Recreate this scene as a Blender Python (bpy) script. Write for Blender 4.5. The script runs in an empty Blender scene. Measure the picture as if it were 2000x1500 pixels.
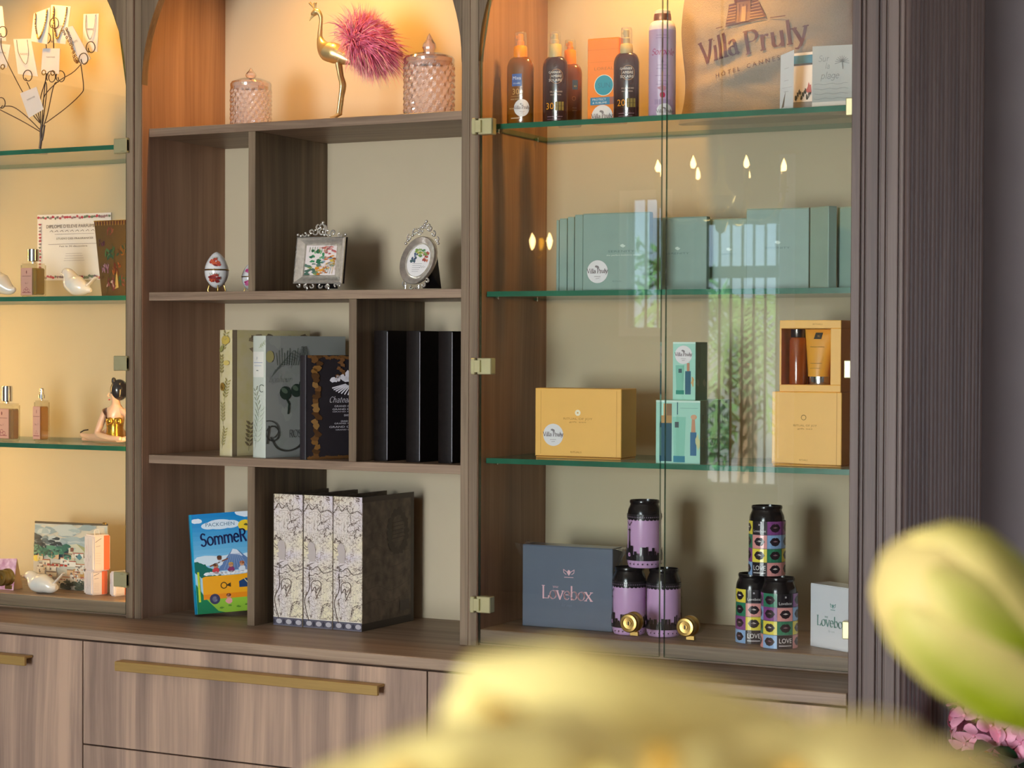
import bpy, bmesh, math, random
from mathutils import Vector, Matrix, noise as mnoise
random.seed(7)
sc = bpy.context.scene
COL = sc.collection
PI = math.pi
# ------------------------------------------------------------ camera
CAM = Vector((0.0, -3.526, 1.495))
FPX = 3880.72
YAW, PITCH, ROLL = .4714, -.0169, .0040
_f = Vector((-math.sin(YAW)*math.cos(PITCH), math.cos(YAW)*math.cos(PITCH), math.sin(PITCH)))
_r0 = Vector((math.cos(YAW), math.sin(YAW), 0)); _u0 = _r0.cross(_f)
_r = _r0*math.cos(ROLL)+_u0*math.sin(ROLL); _u = _u0*math.cos(ROLL)-_r0*math.sin(ROLL)
cd = bpy.data.cameras.new('camera'); cam = bpy.data.objects.new('camera', cd); COL.objects.link(cam)
cam.matrix_world = Matrix(((_r.x, _u.x, -_f.x, CAM.x), (_r.y, _u.y, -_f.y, CAM.y), (_r.z, _u.z, -_f.z, CAM.z), (0, 0, 0, 1)))
cd.sensor_width = 36; cd.lens = FPX*36/2000; cd.clip_start = .02; cd.clip_end = 200
cd.dof.use_dof = True; cd.dof.focus_distance = 4.15; cd.dof.aperture_fstop = 10.5
sc.camera = cam
# ------------------------------------------------------------ colour management, world, light
sc.view_settings.view_transform = 'Standard'; sc.view_settings.look = 'None'
sc.view_settings.gamma = 1; sc.view_settings.use_curve_mapping = False
sc.view_settings.exposure = 0.0
for k, v in (('max_bounces', 14), ('diffuse_bounces', 5), ('glossy_bounces', 5), ('transmission_bounces', 8), ('transparent_max_bounces', 32)):
    setattr(sc.cycles, k, v)
sc.cycles.caustics_reflective = False; sc.cycles.caustics_refractive = False
sc.cycles.sample_clamp_indirect = 4.0
w = bpy.data.worlds.new('sky'); sc.world = w; w.use_nodes = True
wn = w.node_tree.nodes; wl = w.node_tree.links
bg = wn['Background']; sky = wn.new('ShaderNodeTexSky'); sky.sky_type = 'HOSEK_WILKIE'
sky.sun_direction = (-.35, .35, .87); sky.turbidity = 3
wl.new(sky.outputs[0], bg.inputs[0]); bg.inputs[1].default_value = 22.0

def lamp(name, kind, loc, power, color, aim=None, parent=None, **kw):
    d = bpy.data.lights.new(name, kind); d.energy = power; d.color = color
    for k, v in kw.items(): setattr(d, k, v)
    o = bpy.data.objects.new(name, d); COL.objects.link(o); o.location = loc
    if aim is not None: o.rotation_euler = (Vector(aim)-Vector(loc)).to_track_quat('-Z', 'Y').to_euler()
    return o
DAY = (.93, .95, 1.0)
WARM = (1.0, .47, .085)
lamp('sun', 'SUN', (-4, -2, 12), 320, (1, .96, .88), aim=(-4.6, -13.2, 0), angle=.01)
lamp('window_daylight', 'AREA', (-1.95, -7.25, 1.15), 350, DAY, aim=(-2.1, .2, 1.3), shape='RECTANGLE', size=1.7, size_y=2.0)
lamp('side_fill_light', 'AREA', (2.0, -.35, 1.35), 22, (.92, .88, 1.0), aim=(-.9, -.05, 1.3), shape='RECTANGLE', size=.6, size_y=1.8)  # unseen fill lamp added at the right to lift the fluted end
for x, p in ((-3.153, 17.0), (-2.312, 15.0), (-1.54, 22)):
    lamp('downlight_beam', 'SPOT', (x, .05, 2.47), p, WARM, aim=(x, .16, 1.0), spot_size=math.radians(150), spot_blend=.7, shadow_soft_size=.022)
for xs, tx, p in ((-2.7572, -3.3, 1.5), (-3.5488, -2.9, 5.5)):
    lamp('cabinet_fill_light', 'AREA', (xs, .03, 1.35), p, (1., .56, .17), aim=(tx, .28, 1.35), shape='RECTANGLE', size=.012, size_y=.9)  # hidden warm fill lamps added to carry gold light down the left cabinet

# ------------------------------------------------------------ pixel geometry: a real point on a plane of the room
def ray(px, py): return _f*FPX+_r*(px-1000)+_u*(750-py)
def at(px, py, Y):
    d = ray(px, py); return CAM+d*((Y-CAM.y)/d.y)
def sz(npx, X, Y, Z=1.4): return npx*((Vector((X, Y, Z))-CAM).dot(_f))/FPX
def mirror(px, py, Y):                      # where a ray goes after the glass doors turn it back into the room
    p = at(px, py, 0); d = ray(px, py); return p+Vector((d.x, -d.y, d.z))*(Y/-d.y)

# ------------------------------------------------------------ colours and materials
def lin(c):
    if isinstance(c, str):
        c = c.lstrip('#'); c = tuple(int(c[i:i+2], 16) for i in (0, 2, 4))
    return tuple((v/255/12.92 if v/255 <= .04045 else ((v/255+.055)/1.055)**2.4) for v in c)
_mats = {}
def M(name, rgb, rough=.5, metal=0., spec=.5, var=.06, scale=30., bump=0., coat=0., sss=0., rgb2=None, stretch=None):
    if name in _mats: return _mats[name]
    m = bpy.data.materials.new(name); m.use_nodes = True; N = m.node_tree.nodes; L = m.node_tree.links
    b = N['Principled BSDF']; c = lin(rgb)
    b.inputs['Roughness'].default_value = rough; b.inputs['Metallic'].default_value = metal
    b.inputs['Specular IOR Level'].default_value = spec; b.inputs['Coat Weight'].default_value = coat
    if sss: b.inputs['Subsurface Weight'].default_value = sss; b.inputs['Subsurface Scale'].default_value = .01
    tc = N.new('ShaderNodeTexCoord'); mp = N.new('ShaderNodeMapping'); L.new(tc.outputs['Object'], mp.inputs[0])
    if stretch: mp.inputs['Scale'].default_value = stretch
    nz = N.new('ShaderNodeTexNoise'); nz.inputs['Scale'].default_value = scale; nz.inputs['Detail'].default_value = 4
    L.new(mp.outputs[0], nz.inputs['Vector'])
    rp = N.new('ShaderNodeValToRGB'); L.new(nz.outputs['Fac'], rp.inputs[0])
    c2 = lin(rgb2) if rgb2 else c
    rp.color_ramp.elements[0].position = .3; rp.color_ramp.elements[1].position = .7
    rp.color_ramp.elements[0].color = tuple(v*(1-var) for v in c)+(1,); rp.color_ramp.elements[1].color = tuple(min(1, v*(1+var)) for v in c2)+(1,)
    L.new(rp.outputs[0], b.inputs['Base Color'])
    if bump:
        bp = N.new('ShaderNodeBump'); bp.inputs['Strength'].default_value = bump; bp.inputs['Distance'].default_value = .002
        L.new(nz.outputs['Fac'], bp.inputs['Height']); L.new(bp.outputs[0], b.inputs['Normal'])
    _mats[name] = m; return m

def wood(name, axis, dark, mid, light, bands=26., rough=.45, shift=(0, 0, 0)):
    if name in _mats: return _mats[name]
    m = bpy.data.materials.new(name); m.use_nodes = True; N = m.node_tree.nodes; L = m.node_tree.links
    b = N['Principled BSDF']; b.inputs['Roughness'].default_value = rough; b.inputs['Specular IOR Level'].default_value = .35
    g = N.new('ShaderNodeNewGeometry')
    add = N.new('ShaderNodeVectorMath'); add.operation = 'ADD'; add.inputs[1].default_value = shift; L.new(g.outputs['Position'], add.inputs[0])
    # cathedral figure: bend the boards sideways with a slow noise along the grain
    mp0 = N.new('ShaderNodeMapping'); s0 = [3., 3., 3.]; s0[axis] = 1.3; mp0.inputs['Scale'].default_value = s0; L.new(add.outputs[0], mp0.inputs[0])
    n0 = N.new('ShaderNodeTexNoise'); n0.inputs['Scale'].default_value = 1.; n0.inputs['Detail'].default_value = 1; L.new(mp0.outputs[0], n0.inputs['Vector'])
    sc0 = N.new('ShaderNodeVectorMath'); sc0.operation = 'MULTIPLY_ADD'; k = [.055]*3; k[axis] = 0; sc0.inputs[1].default_value = k
    L.new(n0.outputs['Color'], sc0.inputs[0]); L.new(add.outputs[0], sc0.inputs[2])
    def layer(across, along, detail):
        mp = N.new('ShaderNodeMapping'); s = [across]*3; s[axis] = along; mp.inputs['Scale'].default_value = s; L.new(sc0.outputs[0], mp.inputs[0])
        n = N.new('ShaderNodeTexNoise'); n.inputs['Scale'].default_value = 1.; n.inputs['Detail'].default_value = detail; n.inputs['Roughness'].default_value = .6
        L.new(mp.outputs[0], n.inputs['Vector']); return n.outputs['Fac']
    a = layer(bands, .7, 2); f = layer(bands*9, 3.5, 3)
    mx = N.new('ShaderNodeMath'); mx.operation = 'MULTIPLY_ADD'; mx.inputs[1].default_value = .30; L.new(f, mx.inputs[0])
    m2 = N.new('ShaderNodeMath'); m2.operation = 'MULTIPLY'; m2.inputs[1].default_value = .70; L.new(a, m2.inputs[0]); L.new(m2.outputs[0], mx.inputs[2])
    rp = N.new('ShaderNodeValToRGB'); L.new(mx.outputs[0], rp.inputs[0]); e = rp.color_ramp.elements
    e[0].position = .36; e[0].color = lin(dark)+(1,); e[1].position = .64; e[1].color = lin(light)+(1,)
    q = e.new(.5); q.color = lin(mid)+(1,)
    L.new(rp.outputs[0], b.inputs['Base Color'])
    bp = N.new('ShaderNodeBump'); bp.inputs['Strength'].default_value = .12; bp.inputs['Distance'].default_value = .0006
    L.new(f, bp.inputs['Height']); L.new(bp.outputs[0], b.inputs['Normal'])
    _mats[name] = m; return m

def glassy(name, tint=(255, 255, 255), ior=1.5, rough=0., gain=2., body=None, body_mix=0.):
    """thin clear sheet: passes light straight, mirrors by Fresnel on the outer faces; body adds a milky/coloured share"""
    if name in _mats: return _mats[name]
    m = bpy.data.materials.new(name); m.use_nodes = True; N = m.node_tree.nodes; L = m.node_tree.links
    N.remove(N['Principled BSDF']); out = N['Material Output']
    fr = N.new('ShaderNodeFresnel'); fr.inputs['IOR'].default_value = ior
    ge = N.new('ShaderNodeNewGeometry')
    inv = N.new('ShaderNodeMath'); inv.operation = 'SUBTRACT'; inv.inputs[0].default_value = 1; L.new(ge.outputs['Backfacing'], inv.inputs[1])
    mu = N.new('ShaderNodeMath'); mu.operation = 'MULTIPLY'; L.new(fr.outputs[0], mu.inputs[0]); L.new(inv.outputs[0], mu.inputs[1])
    mu2 = N.new('ShaderNodeMath'); mu2.operation = 'MULTIPLY'; mu2.use_clamp = True; mu2.inputs[1].default_value = gain; L.new(mu.outputs[0], mu2.inputs[0])
    tr = N.new('ShaderNodeBsdfTransparent'); tr.inputs[0].default_value = lin(tint)+(1,)
    gl = N.new('ShaderNodeBsdfGlossy'); gl.inputs['Roughness'].default_value = rough
    base = tr.outputs[0]
    if body:
        df = N.new('ShaderNodeBsdfPrincipled'); df.inputs['Base Color'].default_value = lin(body)+(1,); df.inputs['Roughness'].default_value = .25
        mb = N.new('ShaderNodeMixShader'); mb.inputs[0].default_value = body_mix; L.new(tr.outputs[0], mb.inputs[1]); L.new(df.outputs[0], mb.inputs[2]); base = mb.outputs[0]
    mx = N.new('ShaderNodeMixShader'); L.new(mu2.outputs[0], mx.inputs[0]); L.new(base, mx.inputs[1]); L.new(gl.outputs[0], mx.inputs[2])
    L.new(mx.outputs[0], out.inputs[0])
    _mats[name] = m; return m

def emit(name, rgb, strength):
    m = bpy.data.materials.new(name); m.use_nodes = True; b = m.node_tree.nodes['Principled BSDF']
    b.inputs['Base Color'].default_value = lin(rgb)+(1,); b.inputs['Emission Color'].default_value = lin(rgb)+(1,); b.inputs['Emission Strength'].default_value = strength
    return m

def print_material(name, rough=.5, coat=0.):
    m = bpy.data.materials.new(name); m.use_nodes = True; N = m.node_tree.nodes; L = m.node_tree.links
    a = N.new('ShaderNodeVertexColor'); a.layer_name = 'ink'; b = N['Principled BSDF']
    b.inputs['Roughness'].default_value = rough; b.inputs['Specular IOR Level'].default_value = .35; b.inputs['Coat Weight'].default_value = coat
    L.new(a.outputs[0], b.inputs['Base Color']); return m
INK = print_material('printed_ink'); INKG = print_material('glossy_print', .3, .3)

# ------------------------------------------------------------ objects
def thing(name, label, cat, loc=(0, 0, 0), rz=0., group=None, kind=None):
    o = bpy.data.objects.new(name, None); COL.objects.link(o); o.empty_display_size = .02
    o.location = loc; o.rotation_euler = (0, 0, rz); o['label'] = label; o['category'] = cat
    if group: o['group'] = group
    if kind: o['kind'] = kind
    return o
def structure(name): 
    o = bpy.data.objects.new(name, None); COL.objects.link(o); o['kind'] = 'structure'; return o
class MB:
    def __init__(s): s.v = []; s.f = []; s.m = []
    def add(s, v, f, mi=0):
        n = len(s.v); s.v += [tuple(p) for p in v]; s.f += [[i+n for i in q] for q in f]; s.m += [mi]*len(f); return s
    def box(s, x0, x1, y0, y1, z0, z1, b=0., mi=0, seg=1):
        if b <= 0:
            v = [(x, y, z) for x in (x0, x1) for y in (y0, y1) for z in (z0, z1)]
            return s.add(v, [(0, 1, 3, 2), (4, 6, 7, 5), (0, 4, 5, 1), (2, 3, 7, 6), (0, 2, 6, 4), (1, 5, 7, 3)], mi)
        bm = bmesh.new(); r = bmesh.ops.create_cube(bm, size=1)
        for q in r['verts']: q.co = Vector(((x0+x1)/2+q.co.x*(x1-x0), (y0+y1)/2+q.co.y*(y1-y0), (z0+z1)/2+q.co.z*(z1-z0)))
        bmesh.ops.bevel(bm, geom=bm.edges[:], offset=b, segments=seg, affect='EDGES')
        bm.verts.index_update(); s.add([q.co[:] for q in bm.verts], [[q.index for q in f.verts] for f in bm.faces], mi); bm.free(); return s
    def lathe(s, prof, n=32, c=(0, 0, 0), sx=1., sy=1., mi=0, mod=None, cap=True):
        v = []
        for k, (r, z) in enumerate(prof):
            for i in range(n):
                a = 2*PI*i/n; q = r*(mod(a, z, k) if mod else 1)
                v.append((c[0]+q*math.cos(a)*sx, c[1]+q*math.sin(a)*sy, c[2]+z))
        f = [(k*n+i, k*n+(i+1) % n, (k+1)*n+(i+1) % n, (k+1)*n+i) for k in range(len(prof)-1) for i in range(n)]
        if cap: f += [tuple(range(n-1, -1, -1)), tuple(range((len(prof)-1)*n, len(prof)*n))]
        return s.add(v, f, mi)
    def tube(s, path, r, n=8, mi=0, flat=1., up=None, cap=True):
        P = [Vector(p) for p in path]; rs = r if isinstance(r, (list, tuple)) else [r]*len(P)
        v = []; N = None
        for i, p in enumerate(P):
            t = (P[min(i+1, len(P)-1)]-P[max(i-1, 0)]).normalized()
            if N is None:
                N = Vector(up) if up else (Vector((0, 0, 1)) if abs(t.z) < .9 else Vector((1, 0, 0)))
            N = (N-t*N.dot(t)).normalized(); B = t.cross(N)
            rr = rs[i]; ra, rb = rr if isinstance(rr, (list, tuple)) else (rr, rr*flat)
            for k in range(n):
                a = 2*PI*k/n; v.append(p+N*(ra*math.cos(a))+B*(rb*math.sin(a)))
        f = [(i*n+k, i*n+(k+1) % n, (i+1)*n+(k+1) % n, (i+1)*n+k) for i in range(len(P)-1) for k in range(n)]
        if cap: f += [tuple(range(n-1, -1, -1)), tuple(range((len(P)-1)*n, len(P)*n))]
        return s.add(v, f, mi)
    def prism(s, pts, z0, z1, ax='y', mi=0):
        """closed outline (a,b) pushed along an axis: ax='y' -> outline in xz, ax='z' -> outline in xy, ax='x' -> outline in yz"""
        g = {'y': lambda a, b, t: (a, t, b), 'z': lambda a, b, t: (a, b, t), 'x': lambda a, b, t: (t, a, b)}[ax]
        n = len(pts); v = [g(a, b, z0) for a, b in pts]+[g(a, b, z1) for a, b in pts]
        return s.add(v, [tuple(range(n)), tuple(range(2*n-1, n-1, -1))]+[(i, i+n, (i+1) % n+n, (i+1) % n) for i in range(n)], mi)
    def sphere(s, c, rx, ry=None, rz=None, nu=16, nv=10, mi=0):
        ry = ry or rx; rz = rz or rx
        return s.lathe([(max(1e-5, math.sin(PI*i/nv)), -math.cos(PI*i/nv)*rz) for i in range(nv+1)], nu, c, rx, ry, mi, cap=False)
    def torus(s, c, R0, r, axis='y', n=20, m=8, mi=0):
        def g(a):
            x, y = R0*math.cos(a), R0*math.sin(a)
            return Vector(c)+{'y': Vector((x, 0, y)), 'z': Vector((x, y, 0)), 'x': Vector((0, x, y))}[axis]
        pts = [g(2*PI*i/n) for i in range(n+1)]
        return s.tube(pts, r, m, mi, cap=False)
    def build(s, name, mat, parent=None, smooth=False, label=None):
        me = bpy.data.meshes.new(name); me.from_pydata(s.v, [], s.f)
        ms = mat if isinstance(mat, (list, tuple)) else [mat]
        for m in ms: me.materials.append(m)
        if len(ms) > 1: me.polygons.foreach_set('material_index', s.m)
        bm = bmesh.new(); bm.from_mesh(me); bmesh.ops.recalc_face_normals(bm, faces=bm.faces); bm.to_mesh(me); bm.free()
        if smooth:
            me.polygons.foreach_set('use_smooth', [True]*len(me.polygons))
            try: me.set_sharp_from_angle(angle=smooth if not isinstance(smooth, bool) else .7)
            except Exception: pass
        me.update()
        o = bpy.data.objects.new(name, me); COL.objects.link(o)
        if parent: o.parent = parent
        if label: o['label'] = label
        return o
def box(name, mat, parent, *a, **k): return MB().box(*a, **k).build(name, mat, parent)
def smooth_path(pts, k=6):
    P = [Vector(p) for p in pts]; out = []
    for i in range(len(P)-1):
        p0, p1, p2, p3 = P[max(i-1, 0)], P[i], P[i+1], P[min(i+2, len(P)-1)]
        for j in range(k):
            t = j/k; out.append(.5*((2*p1)+(p2-p0)*t+(2*p0-5*p1+4*p2-p3)*t*t+(3*p1-p0-3*p2+p3)*t**3))
    return out+[P[-1]]
def lerps(vals, n):
    out = []
    for i in range(n):
        t = i/(n-1)*(len(vals)-1); j = min(int(t), len(vals)-2); a, b = vals[j], vals[j+1]; t -= j
        out.append(a*(1-t)+b*t if not isinstance(a, tuple) else tuple(p*(1-t)+q*t for p, q in zip(a, b)))
    return out
def copy_tree(o, parent=None):
    c = o.copy(); COL.objects.link(c)
    if parent: c.parent = parent
    for ch in list(o.children): copy_tree(ch, c)
    return c

# ------------------------------------------------------------ flat print: coloured outlines laid on a surface
def arc(cx, cy, rx, ry, a0, a1, n=10): return [(cx+rx*math.cos(math.radians(a0+(a1-a0)*i/n)), cy+ry*math.sin(math.radians(a0+(a1-a0)*i/n))) for i in range(n+1)]
# pen skeletons on a unit em (x-height .46, capitals .70); '+' marks a foot serif point, '-' a head serif
GL = {
 'V': (.56, [[(.03, .7), (.29, 0)], [(.29, 0), (.53, .7)]], [(.03, .7), (.53, .7)]),
 'i': (.22, [[(.11, .46), (.11, 0)], [(.1, .64), (.12, .64)]], [(.11, 0)]),
 'l': (.22, [[(.11, .74), (.11, 0)]], [(.11, 0)]),
 'a': (.42, [arc(.2, .32, .13, .14, 160, 0, 6)+[(.33, .06), (.38, .0)], arc(.2, .12, .14, .13, 60, 330, 10)], []),
 'P': (.5, [[(.1, .7), (.1, 0)], [(.1, .69)]+arc(.25, .52, .19, .17, 90, -90, 10)+[(.1, .35)]], [(.1, 0), (.1, .7)]),
 'r': (.34, [[(.1, .46), (.1, 0)], [(.1, .28)]+arc(.22, .34, .1, .11, 150, 50, 5)], [(.1, 0)]),
 'u': (.48, [[(.09, .46), (.09, .14)]+arc(.21, .13, .12, .12, 180, 300, 6)+[(.36, .12)], [(.37, .46), (.37, 0)]], []),
 'y': (.46, [[(.05, .46), (.23, .02)], [(.42, .46), (.2, -.1), (.12, -.2), (.05, -.18)]], [(.05, .46), (.42, .46)]),
 'L': (.48, [[(.1, .7), (.1, 0)], [(.1, .02), (.4, .02), (.44, .16)]], [(.1, .7)]),
 'o': (.46, [arc(.23, .23, .18, .23, 90, 450, 18)], []),
 'v': (.44, [[(.04, .46), (.22, 0)], [(.22, 0), (.4, .46)]], [(.04, .46), (.4, .46)]),
 'e': (.42, [[(.06, .26), (.37, .26)]+arc(.22, .23, .16, .23, 5, 320, 14)], []),
 'b': (.48, [[(.1, .74), (.1, 0)], arc(.25, .23, .16, .22, 170, -170, 14)], []),
 'x': (.46, [[(.05, .46), (.4, 0)], [(.4, .46), (.05, 0)]], [(.05, .46), (.4, .46), (.05, 0), (.4, 0)]),
 'S': (.46, [arc(.24, .52, .15, .17, 35, 240, 9)+arc(.22, .19, .17, .19, 70, -150, 10)], []),
 'm': (.66, [[(.08, .46), (.08, 0)], [(.08, .3)]+arc(.21, .3, .12, .15, 150, 0, 7)+[(.33, 0)], [(.33, .3)]+arc(.46, .3, .12, .15, 150, 0, 7)+[(.58, 0)]], []),
 'n': (.46, [[(.08, .46), (.08, 0)], [(.08, .3)]+arc(.22, .3, .13, .15, 150, 0, 7)+[(.35, 0)]], []),
 'R': (.5, [[(.1, .7), (.1, 0)], [(.1, .69)]+arc(.25, .53, .17, .16, 90, -90, 9)+[(.1, .37)], [(.24, .36), (.44, 0)]], []),
 's': (.38, [arc(.19, .35, .11, .11, 40, 240, 7)+arc(.18, .12, .12, .12, 70, -150, 8)], []),
 'C': (.52, [arc(.28, .35, .22, .35, 45, 315, 14)], []),
 'h': (.48, [[(.09, .74), (.09, 0)], [(.09, .3)]+arc(.23, .3, .13, .16, 150, 0, 7)+[(.36, 0)]], []),
 't': (.32, [[(.14, .62), (.14, .1)]+arc(.22, .09, .08, .09, 180, 300, 5), [(.03, .46), (.28, .46)]], []),
 'c': (.4, [arc(.22, .23, .17, .23, 50, 310, 12)], []),
 'd': (.48, [[(.37, .74), (.37, 0)], arc(.21, .23, .16, .22, 10, 350, 14)], []),
 'M': (.7, [[(.08, 0), (.12, .7), (.34, .08), (.56, .7), (.6, 0)]], []), 'f': (.3, [arc(.24, .62, .1, .12, 60, 180, 5)+[(.14, 0)], [(.04, .46), (.26, .46)]], []),
 'p': (.48, [[(.1, .46), (.1, -.22)], arc(.25, .23, .16, .22, 170, -170, 14)], []),
 'g': (.46, [arc(.22, .25, .16, .2, 0, 360, 14), [(.38, .46), (.38, -.08)]+arc(.22, -.08, .16, .12, 0, -150, 7)], []),
 ' ': (.26, [], []),
}
_txt = {}
def bfont(s):
    if s not in _txt:
        c = bpy.data.curves.new('t', 'FONT'); c.body = s; c.resolution_u = 2; o = bpy.data.objects.new('t', c); COL.objects.link(o)
        dg = bpy.context.evaluated_depsgraph_get(); me = bpy.data.meshes.new_from_object(o.evaluated_get(dg))
        P = [(q.co.x, q.co.y) for q in me.vertices]; F = [[P[i] for i in f.vertices] for f in me.polygons]
        wd = max([p[0] for p in P] or [0]); bpy.data.objects.remove(o); bpy.data.curves.remove(c); bpy.data.meshes.remove(me); _txt[s] = (F, wd)
    return _txt[s]
def clip_half(p, a, b, c):            # keep a*x+b*y<=c
    out = []
    for i in range(len(p)):
        u, v = p[i], p[(i+1) % len(p)]; du = a*u[0]+b*u[1]-c; dv = a*v[0]+b*v[1]-c
        if du <= 0: out.append(u)
        if (du < 0 < dv) or (dv < 0 < du): t = du/(du-dv); out.append((u[0]+(v[0]-u[0])*t, u[1]+(v[1]-u[1])*t))
    return out
class Print:
    def __init__(s, w, h, rect=None): s.w, s.h = w, h; s.p = []; s.k = 0; s.rect = rect or (0, 0, w, h)
    def poly(s, pts, col, step=True):
        x0, y0, x1, y1 = s.rect; p = list(pts)
        for h in ((-1, 0, -x0), (1, 0, x1), (0, -1, -y0), (0, 1, y1)):
            p = clip_half(p, *h)
            if len(p) < 3: return s
        s.k += 1 if step else 0
        s.p.append((p, lin(col), s.k)); return s
    def rect_(s, x0, y0, x1, y1, col): return s.poly([(x0, y0), (x1, y0), (x1, y1), (x0, y1)], col)
    def ell(s, cx, cy, rx, ry, col, n=18, rot=0.):
        c, q = math.cos(rot), math.sin(rot)
        return s.poly([(cx+rx*math.cos(2*PI*i/n)*c-ry*math.sin(2*PI*i/n)*q, cy+rx*math.cos(2*PI*i/n)*q+ry*math.sin(2*PI*i/n)*c) for i in range(n)], col)
    def ring(s, cx, cy, r, wd, col, n=28):
        s.k += 1
        for i in range(n):
            a, b = 2*PI*i/n, 2*PI*(i+1)/n
            s.poly([(cx+q*math.cos(t), cy+q*math.sin(t)) for q, t in ((r, a), (r, b), (r+wd, b), (r+wd, a))], col, False)
        return s
    def blob(s, cx, cy, rx, ry, col, rough=.25, n=14, seed=0):
        rn = random.Random(seed); return s.poly([(cx+rx*(1+rn.uniform(-rough, rough))*math.cos(2*PI*i/n), cy+ry*(1+rn.uniform(-rough, rough))*math.sin(2*PI*i/n)) for i in range(n)], col)
    def line(s, pts, wd, col, nib=None):
        s.k += 1
        for i in range(len(pts)-1):
            (x0, y0), (x1, y1) = pts[i], pts[i+1]; dx, dy = x1-x0, y1-y0; l = math.hypot(dx, dy)
            if l < 1e-9: continue
            ww = wd if nib is None else max(nib, wd*abs(math.sin(math.atan2(dy, dx)-math.radians(22))))
            nx, ny = -dy/l*ww/2, dx/l*ww/2; e = ww*.22; ex, ey = dx/l*e, dy/l*e
            s.poly([(x0+nx-ex, y0+ny-ey), (x0-nx-ex, y0-ny-ey), (x1-nx+ex, y1-ny+ey), (x1+nx+ex, y1+ny+ey)], col, False)
        return s
    def text(s, t, x, y, h, col, align='c', width=None, rot=0.):
        F, wd = bfont(t); k = h/.7; kx = k if width is None else width/max(wd, 1e-6); ox = {'c': -wd*kx/2, 'l': 0, 'r': -wd*kx}[align]
        c, q = math.cos(rot), math.sin(rot); s.k += 1
        for f in F: s.poly([(x+(ox+a*kx)*c-b*k*q, y+(ox+a*kx)*q+b*k*c) for a, b in f], col, False)
        return s
    def pen(s, t, x, y, h, col, thick=.1, thin=.03, serif=True, shear=0., align='c', rot=0., track=0., stretch=1., wob=0.):
        k = h/.7; W = sum(GL[c][0]+track for c in t)*k*stretch; ox = {'c': -W/2, 'l': 0, 'r': -W}[align]; C, Q = math.cos(rot), math.sin(rot)
        rn = random.Random(3)
        for ch in t:
            wd, st, se = GL[ch]; dy = rn.uniform(-wob, wob)*k
            def T(p): a = (ox+(p[0]*stretch+p[1]*shear)*k); b = p[1]*k+dy; return (x+a*C-b*Q, y+a*Q+b*C)
            for q in st: s.line([T(p) for p in q], thick*k, col, thin*k)
            if serif:
                for p in se: s.line([T((p[0]-.085, p[1])), T((p[0]+.085, p[1]))], thin*k*1.3, col)
            ox += (wd+track)*k*stretch
        return s
    def build(s, name, parent, fn, mat=None, cols=None, label=None, rows=None):
        me = bpy.data.meshes.new(name); V = []; F = []; C = []
        for p, c, k in s.p:
            parts = [p]
            if cols:
                parts = []; a = min(q[0] for q in p); b = max(q[0] for q in p); j0, j1 = int(math.floor(a/cols)), int(math.floor(b/cols))
                for j in range(j0, j1+1):
                    q = clip_half(clip_half(p, -1, 0, -j*cols), 1, 0, (j+1)*cols)
                    if len(q) >= 3: parts.append(q)
            if rows:
                old, parts = parts, []
                for o_ in old:
                    j0, j1 = int(math.floor(min(q[1] for q in o_)/rows)), int(math.floor(max(q[1] for q in o_)/rows))
                    for j in range(j0, j1+1):
                        q = clip_half(clip_half(o_, 0, -1, -j*rows), 0, 1, (j+1)*rows)
                        if len(q) >= 3: parts.append(q)
            for q in parts:
                n = len(V); V += [fn(a, b, .00015+.00004*min(k, 60)) for a, b in q]; F.append(list(range(n, n+len(q)))); C += [c+(1,)]*len(q)
        me.from_pydata([tuple(v) for v in V], [], F)
        ca = me.color_attributes.new('ink', 'FLOAT_COLOR', 'CORNER'); ca.data.foreach_set('color', [x for c in C for x in c])
        me.materials.append(mat or INK); o = bpy.data.objects.new(name, me); COL.objects.link(o); o.parent = parent
        if label: o['label'] = label
        return o
def front(x0, y0, z0): return lambda a, b, e: Vector((x0+a, y0-e, z0+b))             # a face that looks to -y
def side(x0, y0, z0): return lambda a, b, e: Vector((x0+e, y0+a, z0+b))              # a face that looks to +x
def wrap(r, z0, mid, sx=1., sy=1., w=0.):                                            # round a cylinder, a = 0 at angle mid (radians, -pi/2 = front)
    def fn(a, b, e):
        t = mid+(a-w/2)/r; return Vector(((r+e)*math.cos(t)*sx, (r+e)*math.sin(t)*sy, z0+b))
    return fn
class Px:
    """measures a thing off the photograph: pixel -> point in the thing's own space, at its real depth"""
    def __init__(s, px, pybase, Y, z, X=None):
        p = at(px, pybase, Y); s.Y = Y; s.loc = Vector((p.x if X is None else X, Y, z)); s.z0 = p.z
        if z > CAM.z: s.z0 = at(px, pybase, .034 if (px < 250 or px > 930) else .023).z   # a shelf above the eye hides the foot behind its front edge
        s.s = (Vector((p.x, Y, z))-CAM).dot(_f)/FPX
    def __call__(s, px, py, dy=0.):
        p = at(px, py, s.Y+dy); return Vector((p.x-s.loc.x, dy, p.z-s.z0))
    def up(s, py, px=None): return at(1000 if px is None else px, py, s.Y).z-s.z0
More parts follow.
